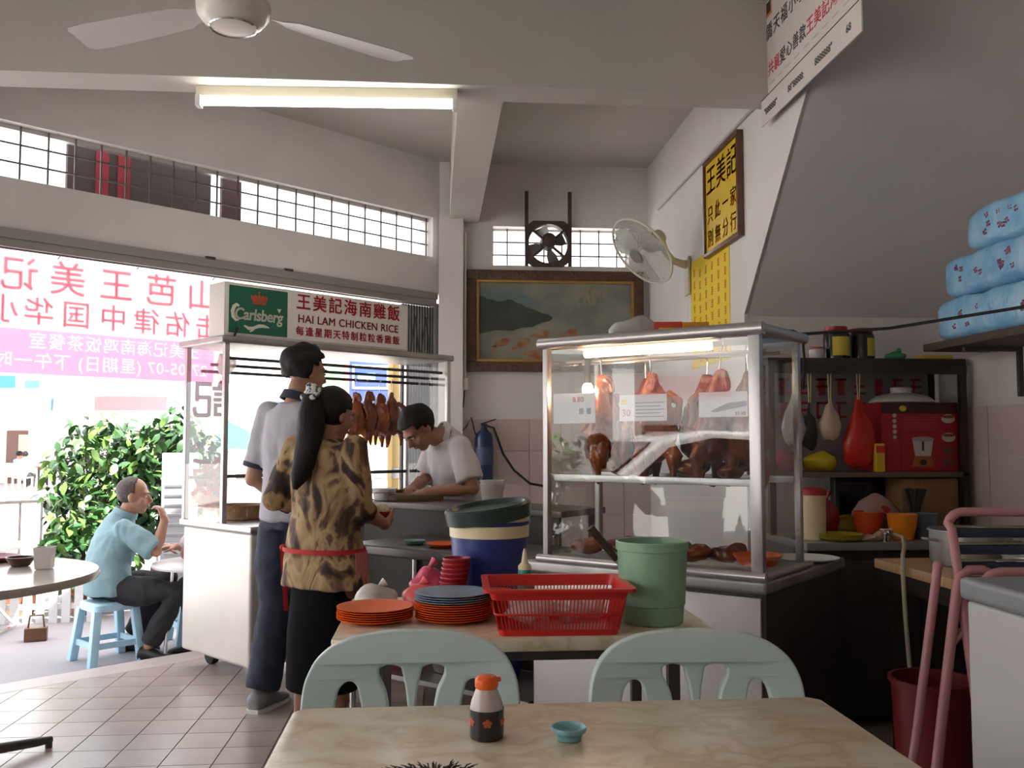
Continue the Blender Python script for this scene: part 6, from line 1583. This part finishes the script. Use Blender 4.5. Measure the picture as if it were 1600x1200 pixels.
rp = B().box(-.04,.04,-.04,.04,-.3,3.3).bevel(.01).out('painted_column', mat('faded red column', (.55,.16,.13), .7), None, loc=(-1.16, 12.2, 0)); tag(rp, 'faded red square column across the walkway behind the cart', 'column')
ob_ = B().box(-.75,.75,-.02,.35,1.02,1.14).box(-.7,-.62,.0,.3,-.5,1.02).box(.62,.7,.0,.3,-.5,1.02).out('orange_counter', mat('orange counter', (.75,.28,.06), .6), None, loc=(-.90, 13.0, .2)); tag(ob_, 'orange stall counter on the far side of the walkway', 'counter')
gp = B().box(-.25,.25,0,.03,1.3,2.9).box(-.22,-.18,.0,.03,-.3,1.3).box(.18,.22,.0,.03,-.3,1.3).out('green_poster_stand', mat('green leaf poster', (.10,.30,.12), .6, col2=(.45,.55,.45), scale=3), None, loc=(-1.55, 13.5, 0)); tag(gp, 'green leafy poster on a stand behind the cart', 'poster')
rg = thing('street_railing', 'black street railing behind the cart', 'railing', tuple(fpt(-2.6, 4.6)[:2]) + (-.30,), FRZ)
for z in (.55, .95): B().box(0, 2.6, -.015, .015, z-.015, z+.015).out('rail', DARKSTEEL, rg, smooth=False)
for k in range(14): B().box(k*.2-.01, k*.2+.01, -.01, .01, 0, .95).out('baluster', DARKSTEEL, rg, smooth=False)
# parasol
um = thing('market_parasol', 'teal and orange market parasol out in the street', 'parasol', (-3.15, 14.5, -.3))
cols = [mat('teal canvas', (.03,.42,.36), .7), mat('orange canvas', (.80,.22,.10), .7)]
for k in range(8):
    a0, a1 = 2*math.pi*k/8, 2*math.pi*(k+1)/8; P = lambda a, r_, z: V((r_*math.cos(a), r_*math.sin(a), z))
    b = B(); b.rings([[P(a0,.02,1.85), P(a1,.02,1.85), P(a1,.02,1.84), P(a0,.02,1.84)], [P(a0,.55,1.70), P(a1,.55,1.70), P(a1,.55,1.69), P(a0,.55,1.69)], [P(a0,1.0,1.45), P(a1,1.0,1.45), P(a1,1.0,1.44), P(a0,1.0,1.44)]]); b.out('canopy_panel', cols[k % 2], um, smooth=False)
B().cyl((0,0,0),(0,0,1.86),.022,n=10).out('pole', CHROME, um)
# white shophouse across the road
def shophouse(name, label, x0, x1, y, h, seed):
    t = thing(name, label, 'building', (x0, y, -.3))
    w = x1-x0
    WB_ = mat('sunlit white render', (.80,.79,.78), .8, col2=(.74,.73,.72), scale=.6)
    B().box(0, w, 3.0, 9, 0, h).out('wall', WB_, t, smooth=False)
    B().box(-.2, w+.2, -.4, 3.0, 3.4, 3.8).out('verandah_slab', WB_, t, smooth=False)
    B().box(0, w, 0, 3.0, 3.8, h).out('upper_wall', WB_, t, smooth=False)
    n_ = max(2, int(w/4.2))
    for k in range(n_+1): B().box(k*w/n_-.25, k*w/n_+.25, -.3, .2, 0, 3.4).out('pillar', WB_, t, smooth=False)
    for k in range(n_):
        cx = (k+.5)*w/n_
        B().box(cx-.1, cx+.9, 2.9, 3.0, 0, 1.95).out('doorway', mat('doorway brown', (.16,.09,.075), .7), t, smooth=False)
        B().box(cx+.35, cx+.85, 2.85, 2.92, .1, 1.8).out('shutter_door', mat('pale door', (.50,.42,.38), .7), t, smooth=False)
        B().box(cx-1.5, cx+1.5, 2.86, 2.94, 2.7, 3.2).out('shop_board', mat(['aqua board', 'sky board', 'rose board'][(k+seed) % 3], [(.12,.50,.62), (.10,.28,.62), (.62,.25,.28)][(k+seed) % 3], .6), t, smooth=False)
        for s in (-1, 1):
            wv = B().box(cx+s*1.1-.55, cx+s*1.1+.55, -.05, .02, 4.8, 6.3).out('window', mat('window white frame', (.70,.70,.70), .6), t, smooth=False)
            B().box(cx+s*1.1-.48, cx+s*1.1+.48, -.07, -.04, 4.9, 6.2).out('pane', mat('blue tinted pane', (.10,.22,.36), .2), wv, smooth=False)
    return t
shophouse('shophouse', 'white shophouse row with blue signs across the street at left', -22.5, -8.9, 33.0, 8.5, 0)
shophouse('shophouse', 'white shophouse row far behind the plants and cart', -8.0, 8.0, 37.0, 9.0, 1)
bsn = B().box(0, .62, -.06, 0, 2.9, 3.75).out('street_sign_board', mat('blue street board', (.02,.10,.55), .5), None, loc=(-14.68, 32.5, -.3)); tag(bsn, 'bright blue signboard on the far shophouse', 'sign')
bsn = B().box(0, .48, -.06, 0, 3.0, 3.6).out('street_sign_board', mat('cyan street board', (.05,.50,.60), .5), None, loc=(-13.76, 32.5, -.3)); tag(bsn, 'cyan signboard on the far shophouse', 'sign')
aw = B().prism([(0,0),(2.6,-.9),(2.6,-.82),(0,.08)], 0, 2.4, Matrix(((0,0,1,0),(0,-0,0,0),(0,1,0,0),(0,0,0,1))) if False else Matrix(((0,0,1,0),(-1,0,0,0),(0,1,0,0),(0,0,0,1)))).out('awning', mat('pale lilac awning', (.62,.58,.68), .7), None, smooth=False, loc=(-14.9, 32.6, 3.0)); tag(aw, 'pale awning sloping out from the far shophouse', 'awning')
# far diners: small seated figures on white chairs
def far_diner(x, y, m, label, facing):
    base = V((x, y, -.3)); rz = facing
    M = Matrix.Translation(base) @ Matrix.Rotation(rz, 4, 'Z')
    loc = dict(hip=(0,0,.50), waist=(0,.02,.66), chest=(0,.05,.80), neck=(0,.08,.98), head=(0,.11,1.11), shL=(-.18,.06,.92), shR=(.18,.06,.92), elL=(-.24,.12,.68), elR=(.24,.12,.68), wrL=(-.16,.34,.72), wrR=(.16,.34,.72), hipL=(-.09,.02,.48), hipR=(.09,.02,.48), knL=(-.12,.42,.48), knR=(.12,.42,.48), anL=(-.12,.36,.08), anR=(.12,.36,.08))
    J = {q: M @ V(v) for q, v in loc.items()}; J['side'] = Matrix.Rotation(rz, 3, 'Z') @ V((1,0,0)); f = Matrix.Rotation(rz, 3, 'Z') @ V((0,1,0))
    J['face'] = f; J['tilt'] = R(10); J['hands'] = {s: (f, V((0,0,-1)), J['side']*(1 if s == 'L' else -1), 15) for s in 'LR'}
    p, L, Mh = person(label, base, J, SKIN, 1.0, .02)
    shirt(p, L, m, vox=.02); trousers(p, L, MATS['dark trousers'], vox=.02)
    hair_cap(L['head'], Mh, lambda c: not (c.y > .045 and c.z < .065) and not (c.z < -.045), HAIR, p, infl=.012)
    ch = thing('plastic_chair', 'white plastic chair under the ' + label[5:], 'chair', tuple(base), rz, 'far white chairs')
    B().box(-.22,.22,-.2,.22,.40,.43).out('seat', WHITE_PL, ch, smooth=False); B().box(-.22,.22,-.24,-.20,.43,.85).out('backrest', WHITE_PL, ch, smooth=False)
    for sx in (-1, 1):
        for sy in (-1, 1): B().box(sx*.2-.02, sx*.2+.02, sy*.19-.02, sy*.19+.02, 0, .40).out('leg', WHITE_PL, ch, smooth=False)
far_diner(-12.9, 30.5, mat('far white tee', (.75,.75,.75), .8), 'tiny distant diner in white seen from behind across the street', R(-10))
far_diner(-12.35, 31.9, mat('far grey tee', (.35,.33,.40), .8), 'tiny distant diner in grey across the street', R(60))
far_diner(-13.5, 31.4, mat('far blue tee', (.30,.38,.55), .8), 'tiny distant diner in blue at the left across the street', R(-40))
t = thing('far_table', 'small red table between the distant diners', 'table', (-12.9, 31.7, -.3)); B().lathe([(.4,.70),(.42,.71),(.42,.735),(.004,.74)], n=24).out('tabletop', REDPL, t); B().cyl((0,0,0),(0,0,.70),.04).out('pedestal', DARKSTEEL, t)

# ================================================================== SIDE STREET: PARKED WHITE CAR (mirrored in the case glass)
cr_ = thing('parked_car', 'white estate car parked in the side street', 'car', (-6.3, .55, -.3), R(90))
CW_ = mat('white car paint', (.80,.80,.80), .15, coat=.8)
prof = [(-2.1,.35),(-2.12,.75),(-1.95,1.0),(-1.75,1.5),(-1.55,1.62),(-.2,1.66),(.35,1.55),(.95,1.08),(1.8,.95),(2.1,.80),(2.15,.40),(2.0,.30),(-2.0,.30)]
MX = Matrix(((1,0,0,0),(0,0,1,0),(0,1,0,0),(0,0,0,1)))
B().prism(prof, -.85, .85, MX).bevel(.06, 3).out('body_shell', CW_, cr_)
DG = mat('car window glass', (.02,.025,.03), .05)
for s in (-1, 1):
    B().prism([(-1.62,1.08),(-1.5,1.52),(-.75,1.56),(-.75,1.08)], s*.845, s*.86, MX).out('window', DG, cr_, smooth=False)
    B().prism([(-.68,1.08),(-.68,1.56),(-.25,1.58),(.25,1.48),(.72,1.08)], s*.845, s*.86, MX).out('window', DG, cr_, smooth=False)
    for x in (-1.3, 1.3):
        w = B().cyl((x, s*.72, .32), (x, s*.88, .32), .32, n=28).bevel(.03).out('wheel', RUBBER, cr_); B().cyl((x, s*.87, .32), (x, s*.89, .32), .19, n=20).out('hubcap', STEEL, w)
    B().box(-2.14, -2.05, s*.62-.12, s*.62+.12, .72, .98).out('tail_lamp', REDPL, cr_, smooth=False)
    B().box(.55,.72, s*.88-.05, s*.88+.05, 1.05, 1.17).bevel(.02).out('mirror', CW_, cr_)
B().prism([(-1.945,1.06),(-1.79,1.46),(-1.80,1.47),(-1.96,1.07)], -.70, .70, MX).out('rear_window', DG, cr_, smooth=False)
B().prism([(.98,1.09),(.40,1.53),(.41,1.54),(.99,1.10)], -.70, .70, MX).out('windscreen', DG, cr_, smooth=False)
shrub('leafy potted shrub beside the side street opening', (-4.6, 2.35, -.10), .35, .35, .3, 1.5, 700, 30, 11, .4)
shophouse('shophouse', 'white shophouse row along the side street', -19, -4, 0, 8.0, 2)
sh_ = bpy.data.objects['shophouse.002']; sh_.rotation_euler = (0, 0, R(90)); sh_.location = (-15.5, -7, -.3)
